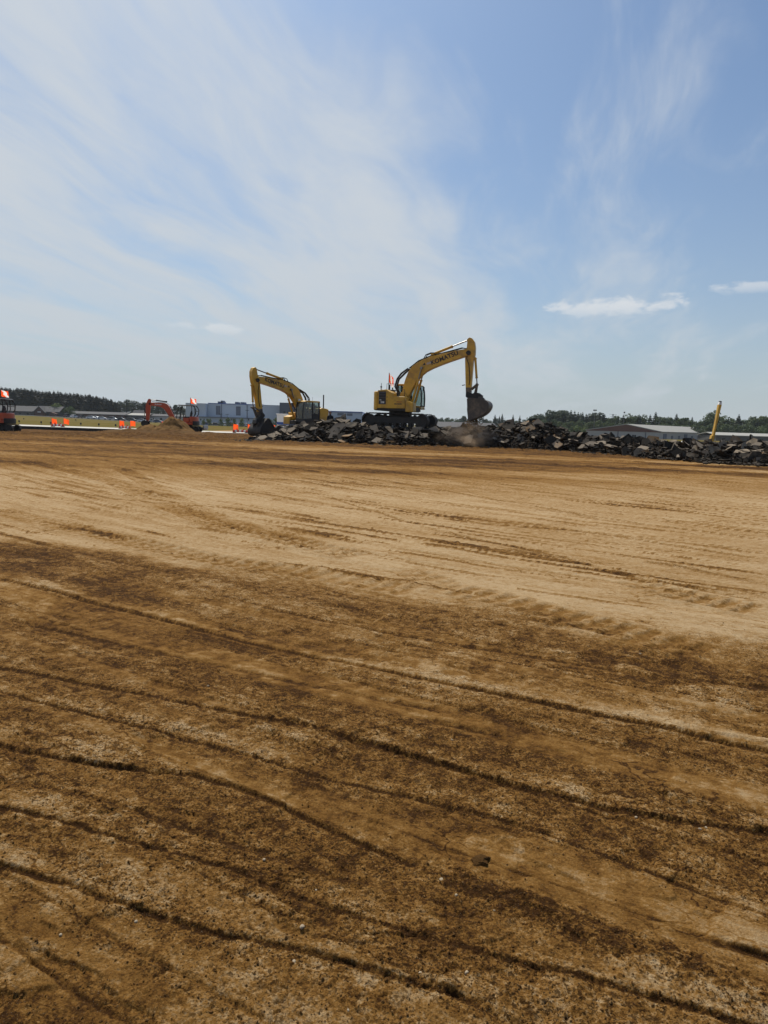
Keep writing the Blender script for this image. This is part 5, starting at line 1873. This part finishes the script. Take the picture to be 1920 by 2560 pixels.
def mini_excavator(loc, yaw, label, under, blade_dir, flag_turn=0.0):
    rt = empty('mini_excavator', loc, yaw)
    O, K = 'machine_orange', 'black_steel'
    for s in (-1, 1):
        track_assembly(rt, s * .78, 2.35, .56, .40, under, 38, n_roll=5)
    Ru = Matrix.Rotation(under, 3, 'Z')
    m = MB().box((0, 0, .36), (1.2, 1.2, .2), Ru)
    m.cyl((0, 0, .4), (0, 0, .68), .42, n=20)
    m.build('undercarriage', K, rt)
    bd = blade_dir
    b = MB().prism([(bd * 1.52, .22), (bd * 1.60, .22), (bd * 1.66, .42), (bd * 1.60, .66), (bd * 1.52, .66), (bd * 1.57, .42)], -.98, .98)
    for v in range(len(b.v)):
        b.v[v] = tuple(Ru @ Vector(b.v[v]))
    b.build('dozer_blade', 'grey_metal', rt, bevel=.01)
    a = MB()
    for s in (-1, 1):
        a.tube([Ru @ Vector((bd * .4, s * .4, .36)), Ru @ Vector((bd * 1.54, s * .4, .42))], .06, 6)
    a.build('blade_arm', K, rt)
    # upper structure
    plan = [(1.02, -.80), (1.02, .80), (-.55, .84)] + [(-.55 - .42 * math.cos(t), .84 * math.sin(t)) for t in np.linspace(1.2, -1.2, 9)] + [(-.55, -.84)]
    MB().plan(plan, .66, .86).build('platform', O, rt, bevel=.04)
    rear = [(-.30, -.82), (-.30, .82), (-.55, .84)] + [(-.55 - .40 * math.cos(t), .84 * math.sin(t)) for t in np.linspace(1.2, -1.2, 9)] + [(-.55, -.84)]
    h = MB().plan(rear, .865, 1.42).build('engine_hood', O, rt, bevel=.09, seg=3)
    cwt = [(-.60, -.88)] + [(-.60 - .42 * math.cos(t), .88 * math.sin(t)) for t in np.linspace(-1.3, 1.3, 9)] + [(-.60, .88)]
    MB().plan(cwt, .60, 1.02).build('counterweight', K, rt, bevel=.05)
    for s in (-1, 1):
        MB().span(-.28, .25, s * .62, s * .82, .87, 1.30).build('side_cover', O, rt, bevel=.04)
    st = MB().box((-.10, 0, 1.22), (.48, .50, .14))
    st.box((-.30, 0, 1.52), (.13, .48, .56), Matrix.Rotation(-.12, 3, 'Y'))
    st.box((-.34, 0, 1.86), (.09, .28, .16))
    st.build('seat', 'seat_grey', rt, bevel=.03)
    lv = MB()
    for s in (-1, 1):
        lv.box((.12, s * .42, 1.20), (.40, .14, .42))
        lv.tube([(.30, s * .42, 1.4), (.34, s * .42, 1.62)], .025, 6)
        lv.tube([(.72, s * .12, .86), (.66, s * .12, 1.42), (.60, s * .12, 1.55)], .018, 6)
    lv.build('control_console', K, rt)
    # roll-over frame and roof
    for s in (-1, 1):
        p = MB().tube([(.98, s * .66, .86), (.90, s * .66, 1.2), (.70, s * .66, 2.2), (.60, s * .66, 2.36)], .036, 7)
        p.build('canopy_post', K, rt)
        MB().tube([(.58, s * .67, 1.1), (.50, s * .67, 1.6), (.46, s * .67, 2.36)], .028, 7).build('canopy_post', K, rt)
        MB().tube([(-.62, s * .67, 1.36), (-.82, s * .67, 1.62), (-.86, s * .67, 2.0), (-.74, s * .67, 2.28), (-.60, s * .67, 2.37)], .040, 7).build('canopy_post', K, rt)
        MB().tube([(-.40, s * .67, 1.36), (-.50, s * .67, 1.7), (-.48, s * .67, 2.36)], .032, 7).build('canopy_post', K, rt)
    MB().tube([(-.84, -.67, 1.9), (-.84, .67, 1.9)], .03, 6).build('crossbar', K, rt)
    MB().span(-.72, .78, -.74, .74, 2.37, 2.43).build('canopy_roof', K, rt, bevel=.025)
    MB().span(-.66, .72, -.70, .70, 2.432, 2.46).build('roof_sheet', 'white_paint', rt)
    MB().tube([(.76, .5, 1.9), (1.0, .95, 1.95)], .015, 5).build('mirror_arm', K, rt)
    MB().box((1.0, .97, 2.0), (.06, .16, .24)).build('mirror', K, rt, bevel=.02)
    # swing post, boom, arm, bucket
    MB().cyl((1.08, 0, .55), (1.08, 0, 1.02), .20, n=14).build('swing_post', O, rt)
    up = smooth_poly([(.92, .92), (1.20, 1.33), (1.66, 2.30), (1.86, 2.50), (2.21, 2.60), (3.24, 2.58), (3.42, 2.52)])
    lo = smooth_poly([(3.44, 2.36), (3.24, 2.30), (2.45, 2.24), (2.02, 1.98), (1.55, 1.20), (1.26, .82), (1.0, .78)])
    bm = MB().prism(up + lo, -.12, .12).build('boom', O, rt, bevel=.012)
    for s in (-1, 1):
        letter('Kubota', .20, 'letter_white', bm, (2.62, s * .1225, 2.43), R_(0), s, offset=.004)
    MB().tube([(1.2, -.06, 1.45), (1.62, -.06, 2.38), (1.9, -.06, 2.60), (3.2, -.06, 2.66)], .022, 6).build('hose', 'rubber', bm)
    am = MB().prism([(3.28, 2.80), (3.42, 2.92), (3.54, 2.84), (3.72, 2.40), (3.74, 2.20), (3.74, 1.05), (3.66, .88), (3.52, .88), (3.46, 1.05), (3.34, 2.0), (3.30, 2.45)], -.10, .10).build('arm', O, rt, bevel=.012)
    MB().cyl((3.38, -.17, 2.45), (3.38, .17, 2.45), .075, n=12).build('pin', K, am)
    cylinder_part('arm_cylinder', (1.92, 2.70), (3.36, 2.84), 0, rt, .062, .032, .62, mat=K)
    cylinder_part('bucket_cylinder', (3.82, 2.36), (3.90, 1.22), 0, rt, .05, .03, .55, mat=K)
    cylinder_part('boom_cylinder', (1.16, .62), (2.02, 1.90), .0, rt, .065, .035, .55, mat=K)
    MB().tube([(3.90, 0, 1.22), (3.72, 0, 1.05)], .035, 6).build('bucket_link', K, rt)
    MB().tube([(3.90, 0, 1.22), (3.86, 0, .92)], .04, 6).build('bucket_link', K, rt)
    sh = smooth_poly([(3.52, .95), (3.92, .98), (4.10, .82), (4.12, .60), (3.98, .40), (3.70, .30), (3.40, .30)])
    inn = smooth_poly([(3.40, .33), (3.69, .34), (3.95, .43), (4.08, .61), (4.06, .80), (3.90, .94), (3.55, .92)])
    n = len(sh)
    bk = MB()
    hw = .36
    vs = [(p[0], s * hw, p[1]) for s in (-1, 1) for p in sh] + [(p[0], s * hw, p[1]) for s in (-1, 1) for p in inn[::-1]]
    fs = []
    for k in range(n - 1):
        fs += [(k, k + 1, n + k + 1, n + k), (2 * n + k, 3 * n + k, 3 * n + k + 1, 2 * n + k + 1)]
    bk.add(vs, fs)
    bo = bk.build('bucket', K, rt)
    for s in (-1, 1):
        MB().prism(sh + [(3.5, .6)], s * hw, s * (hw + .02)).build('side_plate', K, bo)
    for k in range(4):
        MB().box((3.33, -hw + .09 + k * .18, .305), (.16, .06, .035)).build('tooth', K, bo)
    # flag on a pole at the back of the roof
    p = MB().cyl((-.36, .55, 2.45), (-.36, .55, 3.12), .03, .024, 8).build('flag_pole', K, rt)
    f = link(bpy.data.objects.new('flag', cloth_flag(.56, .46, 5, ['flag_cloth', 'flag_white'], 3, .55)), p)
    f.location = (-.36, .55, 3.10)
    f.rotation_euler = (0, 0, flag_turn)
    return tag(rt, label, 'excavator')


po = at(1000, 1069, 47)
excavator((po.x, po.y, po.z), R_(-18), 'yellow excavator standing on the rubble with its bucket raised and an orange flag behind', 0, 0, 0, R_(1), True,
          flag_spec=(-.70, -.6, 2.4, 3.62, .36, .62, 3, R_(-10)))
pl = at(762, 1095, 57)
excavator((pl.x, pl.y, .28), R_(226), 'yellow excavator behind the left end of the rubble with its bucket on the ground', R_(-7.7), R_(-10.9), R_(-34), R_(-20), False,
          flag_spec=(-.2, -.9, 2.3, 3.25, .5, .8, 8, R_(80)), bucket_mat='track_steel', cab_mat='black_steel')
pm = at(470, 1079, 63)
mini_excavator((pm.x, 63, gz(pm.x, 63) + .02), R_(184), 'small red orange excavator with open canopy and checkered flag behind the heap of sand', 0, -1, R_(185))
pk = at(1, 1075, 51.5)
mini_excavator((pk.x, 51.5, gz(pk.x, 51.5) + .02), R_(187), 'small red orange excavator standing alone on open dirt below the dark plantation', R_(2), 1, R_(190))
# ---------------------------------------------------------------- heaps, barricades, lights, boom, person
def mound(name, cx, cy, rx, ry, h, seed, mat, label, cat, peak=1.0, n=90):
    """heap of loose soil"""
    u = np.linspace(-1.15, 1.15, n)
    U, V = np.meshgrid(u, u)
    X, Y = cx + U * rx, cy + V * ry
    r = np.hypot(U, V) + 0.20 * fbm(U * 2.2, V * 2.2, 4, seed)
    z = h * np.clip(1 - r, 0, 1) ** peak
    z = z + np.where(r < 1.02, 0.09 * fbm(X * 1.9, Y * 1.9, 5, seed + 3, .6) + 0.06 * lumps(X * 3.2, Y * 3.2, seed + 5, .5) * sstep(1.0, .75, r), 0)
    base = base_height(X, Y) - 0.05 - 0.25 * sstep(1.0, 1.12, r)
    me = bpy.data.meshes.new(name)
    idx = np.arange(n * n).reshape(n, n)
    q = np.stack([idx[:-1, :-1], idx[:-1, 1:], idx[1:, 1:], idx[1:, :-1]], -1).reshape(-1, 4)
    me.from_pydata(np.stack([X, Y, base + z], -1).reshape(-1, 3).tolist(), [], q.tolist())
    me.materials.append(MAT[mat])
    me.polygons.foreach_set('use_smooth', [True] * len(q))
    o = link(bpy.data.objects.new(name, me))
    return tag(o, label, cat)


plain('sand_heap', (0.190, 0.108, 0.042), 0.95, spec=.03, var=0.45, scale=1.5, dirt=(0.095, 0.054, 0.022), dirt_amt=.5, dirt_scale=.9, bump=.6, bscale=14)
plain('dark_soil', (0.115, 0.060, 0.023), 0.95, spec=.03, var=0.5, scale=1.2, dirt=(0.16, 0.105, 0.05), dirt_amt=.5, dirt_scale=.7, bump=1.0, bscale=8)
p = at(432, 1080, 59.5)
mound('sand_heap', p.x, 59.5, 2.2, 2.0, 1.55, 5, 'sand_heap', 'conical heap of brown sand in front of the small red excavator', 'sand heap', 0.95)
p = at(375, 1080, 60)
mound('soil_heap', p.x, 60, 1.7, 1.5, .82, 15, 'sand_heap', 'low brown soil heap under the small red excavator bucket', 'soil heap', 0.9)
for (px, Y, rx, ry, h, sd, lab) in [(318, 58.0, 3.4, 1.8, .42, 21, 'low bank of dark loose soil left of the sand heap'),
                                    (520, 57.5, 3.0, 1.6, .24, 27, 'flat lumpy bank of dark soil right of the sand heap'),
                                    (430, 56.0, 5.2, 1.5, .36, 31, 'long low bank of dark lumpy soil along the foot of the sand heap')]:
    p = at(px, 1085, Y)
    mound('soil_bank', p.x, Y, rx, ry, h, sd, 'dark_soil', lab, 'soil bank', .8)


def flag_on(parent, loc, sd, turn, w=.52, h=.52):
    pole = MB().cyl(loc, Vector(loc) + Vector((0, 0, .75)), .016, n=6).build('flag_pole', 'grey_metal', parent)
    f = link(bpy.data.objects.new('flag', cloth_flag(w, h, sd, ['flag_cloth', 'flag_white'], 0, .35)), pole)
    f.location = Vector(loc) + Vector((0, 0, .73))
    f.rotation_euler = (0, 0, turn)


def barricade(px0, px1, Y, z, label, flags=(0, 1), turn=0.0):
    a, b = at(px0, 1065, Y), at(px1, 1065, Y)
    r = empty('barricade', ((a.x + b.x) / 2, Y, z))
    hw = (b.x - a.x) / 2
    n = 7
    for k in range(n):
        x0 = -hw + 2 * hw * k / n
        MB().span(x0 + .002, x0 + 2 * hw / n - .002, -.10, .10, .05, .27).build('segment', 'barricade_orange' if k % 2 == 0 else 'letter_white', r, bevel=.015)
    for s in (-1, 1):
        MB().span(s * hw * .8 - .12, s * hw * .8 + .12, -.25, .25, 0, .048).build('foot', 'rubber', r)
        MB().cyl((s * hw * .45, 0, .27), (s * hw * .45, 0, .40), .06, n=8).build('warning_light', 'barricade_orange', r)
    for k in flags:
        flag_on(r, ((-hw * .96, hw * .96)[k], 0, .10), 30 + int(px0) + k, turn + (0 if k == 0 else 2.9) * .0 + .3 * k)
    return tag(r, label, 'barricade', None)


Z0 = .315
barricade(129, 160, 69.3, Z0, 'low striped barricade with two orange flags on the pavement near the dark brick gabled house')
barricade(298, 326, 69.0, Z0, 'low barricade with two orange flags left of the small red excavator arm')
barricade(404, 430, 70.0, Z0, 'low barricade showing one orange flag between the sand heap and the red arm', (0,))
barricade(582, 620, 66.0, Z0, 'red and white low barricade with two orange flags left of the bucket on the ground')
barricade(683, 712, 66.5, Z0, 'low barricade with one orange flag between the dark bucket and the rubble', (0,))


def edge_light(px, Y, label):
    x = at(px, 1058, Y).x
    z = .29 if Y < 79 else gz(x, Y) + .02
    r = empty('taxiway_light', (x, Y, z))
    MB().cyl((0, 0, 0), (0, 0, .30), .03, n=8).build('stem', 'grey_metal', r)
    MB().cyl((0, 0, .28), (0, 0, .52), .12, .08, 10).build('lamp_head', 'dock_black', r, bevel=.02)
    tag(r, label, 'edge light', 'dark edge lights in the turf beyond the pavement')


for px, Y in ((48, 92), (103, 90), (127, 88), (202, 88), (247, 87), (289, 85), (60, 150), (190, 140)):
    edge_light(px, Y, 'small dark taxiway edge light standing in the dry grass beyond the pavement')


def slanted_boom():
    Yb = 36.6
    top, bot = at(1801, 1002, Yb), at(1779, 1106, Yb)
    d = (top - bot).normalized()
    base = bot + d * ((.28 - bot.z) / d.z)
    r = empty('steel_boom', base)
    L = (top - base).length
    side = Vector((0, 1, 0)).cross(d).normalized()
    M = Matrix((side, Vector((0, 1, 0)), d)).transposed()

    def bar(z0, z1, w0, w1, dep, off=0.0):
        m = MB()
        vs = []
        for z, w in ((z0, w0), (z1, w1)):
            vs += [M @ Vector((sx * w / 2 + off, sy * dep / 2, z)) for sx, sy in ((-1, -1), (1, -1), (1, 1), (-1, 1))]
        m.add(vs, [(3, 2, 1, 0), (4, 5, 6, 7), (0, 1, 5, 4), (1, 2, 6, 5), (2, 3, 7, 6), (3, 0, 4, 7)])
        return m
    b = bar(0, L * .60, .10, .085, .20).build('beam', 'machine_yellow', r, bevel=.01)
    bar(L * .60, L * .93, .09, .15, .20).build('upper_beam', 'machine_yellow', r, bevel=.01)
    bar(L * .93, L * .975, .145, .12, .18).build('tip_plate', 'white_paint', r, bevel=.01)
    bar(L * .975, L * .995, .09, .08, .15).build('tip_pin', 'black_steel', r)
    bar(L * .15, L * .72, .035, .03, .10, .062).build('hydraulic_line', 'rubber', r)
    bar(L * .16, L * .40, .17, .13, .26, -.04).build('base_bracket', 'machine_yellow', r, bevel=.02)
    bar(0, L * .17, .20, .18, .28).build('foot', 'machine_yellow', r, bevel=.02)
    tag(r, 'slanted yellow steel boom sticking up behind the low rubble', 'boom')


slanted_boom()


def white_box():
    Yb = 72.0
    p = at(705, 1070, Yb)
    r = empty('site_cabin', (p.x, Yb, .31))
    hgt = at(705, 1037, Yb).z - .31
    MB().span(-.55, .55, 0, 1.1, 0, hgt * .46).build('lower_wall', 'white_paint', r, bevel=.02)
    MB().span(-.56, .56, -.01, 1.11, hgt * .46, hgt * .6).build('blue_band', 'blue_trim', r, bevel=.01)
    MB().span(-.55, .55, 0, 1.1, hgt * .6, hgt).build('upper_wall', 'white_paint', r, bevel=.02)
    MB().span(-.62, .62, -.06, 1.16, hgt, hgt + .1).build('roof', 'white_paint', r, bevel=.03)
    MB().span(-.38, .38, -.03, -.005, .1, hgt * .44).build('door', 'letter_white', r)
    tag(r, 'narrow white site cabin with a blue band behind the left excavator', 'cabin')


white_box()


def person():
    p = at(826, 1029, 51.5)
    zfeet = p.z - 1.76
    me = bpy.data.meshes.new('person')
    J = [(0, 0, .95), (0, 0, 1.15), (0, .0, 1.38), (0, .01, 1.50), (0, .02, 1.60),
         (.10, 0, .90), (.11, -.01, .50), (.11, 0, .10), (.12, -.14, .05),
         (-.10, 0, .90), (-.11, -.01, .50), (-.11, 0, .10), (-.12, -.14, .05),
         (.19, .0, 1.40), (.25, .0, 1.14), (.22, -.14, .95), (.20, -.22, .90),
         (-.19, .0, 1.40), (-.26, .0, 1.14), (-.24, -.12, .94), (-.22, -.20, .89)]
    E_ = [(0, 1), (1, 2), (2, 3), (3, 4), (0, 5), (5, 6), (6, 7), (7, 8), (0, 9), (9, 10), (10, 11), (11, 12), (2, 13), (13, 14), (14, 15), (15, 16), (2, 17), (17, 18), (18, 19), (19, 20)]
    rad = [.17, .16, .17, .065, .06, .10, .075, .05, .045, .10, .075, .05, .045, .075, .052, .042, .04, .075, .052, .042, .04]
    me.from_pydata(J, E_, [])
    o = link(bpy.data.objects.new('person', me))
    sk = o.modifiers.new('skin', 'SKIN')
    for v, r in zip(me.skin_vertices[0].data, rad):
        v.radius = (r, r * .85)
    me.skin_vertices[0].data[0].use_root = True
    sub = o.modifiers.new('sub', 'SUBSURF')
    sub.levels = sub.render_levels = 2
    plain('dark_clothes', (0.012, 0.013, 0.018), 0.9)
    plain('skin_tone', (0.33, 0.19, 0.13), 0.6)
    plain('maroon_cap', (0.10, 0.035, 0.045), 0.7)
    me.materials.append(MAT['dark_clothes'])
    o.location = (p.x, 51.5, zfeet)
    o.rotation_euler = (0, 0, .5)
    # head with face features, ears and cap
    hd = MB()
    nu, nv = 16, 12
    vs, fs = [], []
    for j in range(nv + 1):
        t = math.pi * j / nv
        for i in range(nu):
            a = 2 * math.pi * i / nu
            x, y, z = math.sin(t) * math.cos(a), math.sin(t) * math.sin(a), math.cos(t)
            jaw = 1 - .22 * max(0, -z)
            vs.append((x * .078 * jaw, y * .098 * jaw - .012 * max(0, -z), z * .122))
    for j in range(nv):
        for i in range(nu):
            k = (i + 1) % nu
            fs.append((j * nu + i, j * nu + k, (j + 1) * nu + k, (j + 1) * nu + i))
    hd.add(vs, [f[::-1] for f in fs])
    hd.add([(-.014, -.093, .02), (.014, -.093, .02), (.018, -.096, -.022), (-.018, -.096, -.022), (0, -.122, -.018)], [(0, 4, 1), (1, 4, 2), (2, 4, 3), (3, 4, 0)])
    for s in (-1, 1):
        hd.box((s * .080, .005, 0), (.016, .035, .055))
    h = hd.build('head', 'skin_tone', o, smooth=True)
    h.location = (0, .015, 1.655)
    h.rotation_euler = (0, 0, .2)
    ey = MB()
    for s in (-1, 1):
        ey.box((s * .030, -.091, .012), (.020, .012, .010))
    ey.box((0, -.097, -.052), (.042, .010, .008))
    ey.build('face_features', 'dark_clothes', h)
    cp = MB()
    cp.cyl((0, .004, .035), (0, .008, .095), .096, .085, 18)
    cp.cyl((0, .008, .094), (0, .01, .125), .085, .045, 18)
    cp.box((0, -.115, .045), (.13, .09, .012))
    cp.build('cap', 'maroon_cap', h)
    # hands
    for s, j in ((1, 16), (-1, 20)):
        hm = MB().box((0, 0, 0), (.075, .03, .085))
        for q, L in enumerate((.065, .075, .07, .055)):
            x = -.028 + q * .019
            hm.tube([(x, 0, -.04), (x, -.008, -.04 - L * .55), (x, -.026, -.04 - L)], [.009, .008, .007], 6)
        hm.tube([(s * -.036, -.004, .015), (s * -.058, -.016, -.012), (s * -.060, -.026, -.035)], [.011, .010, .008], 6)
        hh = hm.build('hand', 'skin_tone', o, bevel=.008)
        hh.location = Vector(J[j]) + Vector((0, -.03, -.03))
    tag(o, 'person in dark clothes and a maroon cap standing behind the rubble between the excavators', 'person')


person()

# ---------------------------------------------------------------- soil falling from the raised bucket, and the dust it throws up
tip_ = at(1186, 1046, 45.6)
rf = random.Random(9)
mb = MB()
for k in range(700):
    t = rf.random()
    z = tip_.z - t * (tip_.z - 1.45)
    sx = .18 + .22 * t
    c = Vector((tip_.x + rf.gauss(0, sx) + .05 - .35 * t, tip_.y + rf.uniform(-.5, .5), z))
    s = rf.uniform(.012, .05)
    mb.box(c, (s, s * rf.uniform(.6, 1.2), s * rf.uniform(.6, 1.4)), Matrix.Rotation(rf.uniform(0, 3), 3, 'X') @ Matrix.Rotation(rf.uniform(0, 3), 3, 'Z'))
tag(mb.build('falling_soil', 'sand_heap'), 'loose brown soil pouring out of the raised bucket', 'soil', kind='stuff')


def dust(name, c, r, dens, seed, label):
    m = bpy.data.materials.new(name)
    m.use_nodes = True
    m.node_tree.nodes.clear()
    T = NT(m.node_tree)
    out = T.new('ShaderNodeOutputMaterial')
    vol = T.new('ShaderNodeVolumePrincipled')
    vol.inputs['Color'].default_value = (0.62, 0.47, 0.33, 1)
    vol.inputs['Anisotropy'].default_value = 0.3
    co = T.new('ShaderNodeTexCoord').outputs['Object']
    rr = T.new('ShaderNodeVectorMath', operation='LENGTH')
    T.l.new(co, rr.inputs[0])
    fall = T.ramp(rr.outputs['Value'], 0.25, 0.98, 1.0, 0.0)
    n = T.noise(T.vmath('ADD', co, (seed, 0, 0)), 2.4, 5, 0.6, 0.4)
    d = T.math('MULTIPLY', T.math('MULTIPLY', fall, T.ramp(n, 0.38, 0.70)), dens)
    T.l.new(d, vol.inputs['Density'])
    T.l.new(vol.outputs[0], out.inputs['Volume'])
    me = bpy.data.meshes.new(name)
    bm = bmesh.new()
    bmesh.ops.create_icosphere(bm, subdivisions=2, radius=1.0)
    bm.to_mesh(me)
    bm.free()
    me.materials.append(m)
    o = link(bpy.data.objects.new(name, me))
    o.location = c
    o.scale = r
    tag(o, label, 'dust', kind='stuff')


p = at(1165, 1092, 43.3)
dust('dust_cloud', (p.x, 43.3, p.z), (2.5, 1.2, 1.1), 1.4, 3.0, 'thin brown dust drifting over the rubble below the raised bucket')
p = at(1185, 1066, 45.5)
dust('dust_plume', (p.x, 45.5, p.z), (.62, .6, .65), 1.6, 8.0, 'small brown dust plume under the bucket lip')

# ---------------------------------------------------------------- loose stones and clods on the near ground
def soil_top(x, y):
    return float(ground_fields(np.array([x]), np.array([y]), np.array([0.004], np.float32))[0][0])


def lump_mesh(name, seed, mat, flat=0.6, rough=0.25):
    rnd = random.Random(seed)
    bm = bmesh.new()
    bmesh.ops.create_icosphere(bm, subdivisions=2, radius=0.5)
    k = [Vector((rnd.gauss(0, 1), rnd.gauss(0, 1), rnd.gauss(0, 1))).normalized() for _ in range(9)]
    w = [rnd.uniform(.34, .48) for _ in range(9)]
    for v in bm.verts:
        d = v.co.normalized()
        r = min([0.5] + [w[i] / max(d.dot(k[i]), 1e-3) for i in range(9) if d.dot(k[i]) > 0.3])
        v.co = d * r * (1 + rnd.uniform(-rough, rough) * .25)
        v.co.z *= flat
    me = bpy.data.meshes.new(name)
    bm.to_mesh(me)
    bm.free()
    me.materials.append(MAT[mat])
    return me


plain('pale_stone', (0.36, 0.29, 0.20), 0.8, spec=.1, var=.3, scale=9)
plain('soil_clod', (0.150, 0.078, 0.027), 0.95, spec=.03, var=.5, scale=7, dirt=(0.05, 0.028, 0.011), dirt_amt=.6, dirt_scale=9, bump=1.0, bscale=25)
plain('soil_crust', (0.250, 0.140, 0.052), 0.95, spec=.03, var=.4, scale=7, bump=.8, bscale=25)
STONE = [lump_mesh('stone', 3 + k, 'pale_stone', .7) for k in range(3)]
CLOD = [lump_mesh('clod', 23 + k, 'soil_clod', .38, .9) for k in range(3)]
RS = random.Random(55)


def put(kind, name, px, py, wpx, label, group=None):
    p = on_plane(px, py, 0.0)
    sz = wpx * .85 * (p - Vector((0, 0, EYE))).length / FPX
    o = link(bpy.data.objects.new(name, RS.choice(kind)))
    o.location = (p.x, p.y, soil_top(p.x, p.y) + sz * .02)
    o.scale = (sz, sz * RS.uniform(.7, 1), sz)
    o.rotation_euler = (RS.uniform(-.2, .2), RS.uniform(-.2, .2), RS.uniform(0, 6))
    tag(o, label, name.split('_')[-1], group)


put(CLOD, 'soil_clod', 1200, 2153, 52, 'dark angular soil clod above the crumbly dark furrow')
put(STONE, 'white_pebble', 1104, 2200, 15, 'white oval pebble on the upper edge of the crumbly dark furrow')
for px, py, w in [(735, 2425, 11), (755, 2335, 14), (1050, 2448, 11), (1166, 2442, 14), (520, 1715, 8), (1750, 2072, 10), (1765, 2072, 8), (1590, 2045, 8), (790, 2230, 8),
                  (660, 2152, 9), (1140, 2245, 9), (1235, 2280, 8), (340, 2310, 9), (152, 2345, 9), (870, 2545, 8), (1130, 1855, 8), (1600, 1640, 7), (1440, 1434, 6)]:
    put(STONE, 'white_pebble', px, py, w, 'tiny pale pebble lying loose on the damp brown soil', 'tiny pale pebbles on the damp soil')
# crumbs too many to count
mb = MB()
oct_ = [Vector(v) for v in ((1, 0, 0), (0, 1, 0), (-1, 0, 0), (0, -1, 0), (0, 0, .8), (0, 0, -.5))]
of = [(0, 1, 4), (1, 2, 4), (2, 3, 4), (3, 0, 4), (1, 0, 5), (2, 1, 5), (3, 2, 5), (0, 3, 5)]
N = 11000
yy = 1.5 * (6.5 / 1.5) ** np.random.RandomState(3).rand(N)
xx = (np.random.RandomState(4).rand(N) * 2 - 1) * 0.66 * (yy + .2)
zz, dm, cr = ground_fields(xx, yy, np.full(N, .004, np.float32))
keep = np.random.RandomState(5).rand(N) < (0.12 + 0.9 * cr)
for x, y, z in zip(xx[keep], yy[keep], zz[keep]):
    s = RS.choice((.002, .003, .003, .004, .005, .006)) * RS.uniform(.7, 1.3) * (0.85 + .03 * y)
    Rm = Matrix.Rotation(RS.uniform(0, 6.28), 3, 'Z') @ Matrix.Rotation(RS.uniform(-.6, .6), 3, 'X')
    c = Vector((x, y, z + s * .35))
    st = RS.uniform(.6, 1.2)
    mb.add([c + Rm @ Vector((v.x * s * RS.uniform(.7, 1.2), v.y * s * st, v.z * s)) for v in oct_], of, 0 if RS.random() < .93 else 1)
tag(mb.build('soil_crumbs', ['soil_clod', 'soil_crust']), 'countless small dark crumbs of soil scattered over the near ground', 'soil', kind='stuff')

# ---------------------------------------------------------------- the air
def haze():
    m = bpy.data.materials.new('haze')
    m.use_nodes = True
    m.node_tree.nodes.clear()
    T = NT(m.node_tree)
    out = T.new('ShaderNodeOutputMaterial')
    vol = T.new('ShaderNodeVolumePrincipled')
    vol.inputs['Color'].default_value = (0.80, 0.90, 1.0, 1)
    vol.inputs['Density'].default_value = 0.00012
    T.l.new(vol.outputs[0], out.inputs['Volume'])
    o = MB().span(-9500, 9500, -800, 6400, -4.5, 24.0)
    MAT['haze'] = m
    o = o.build('haze', 'haze')
    tag(o, 'thin pale summer haze over the whole site', 'haze', kind='stuff')


haze()
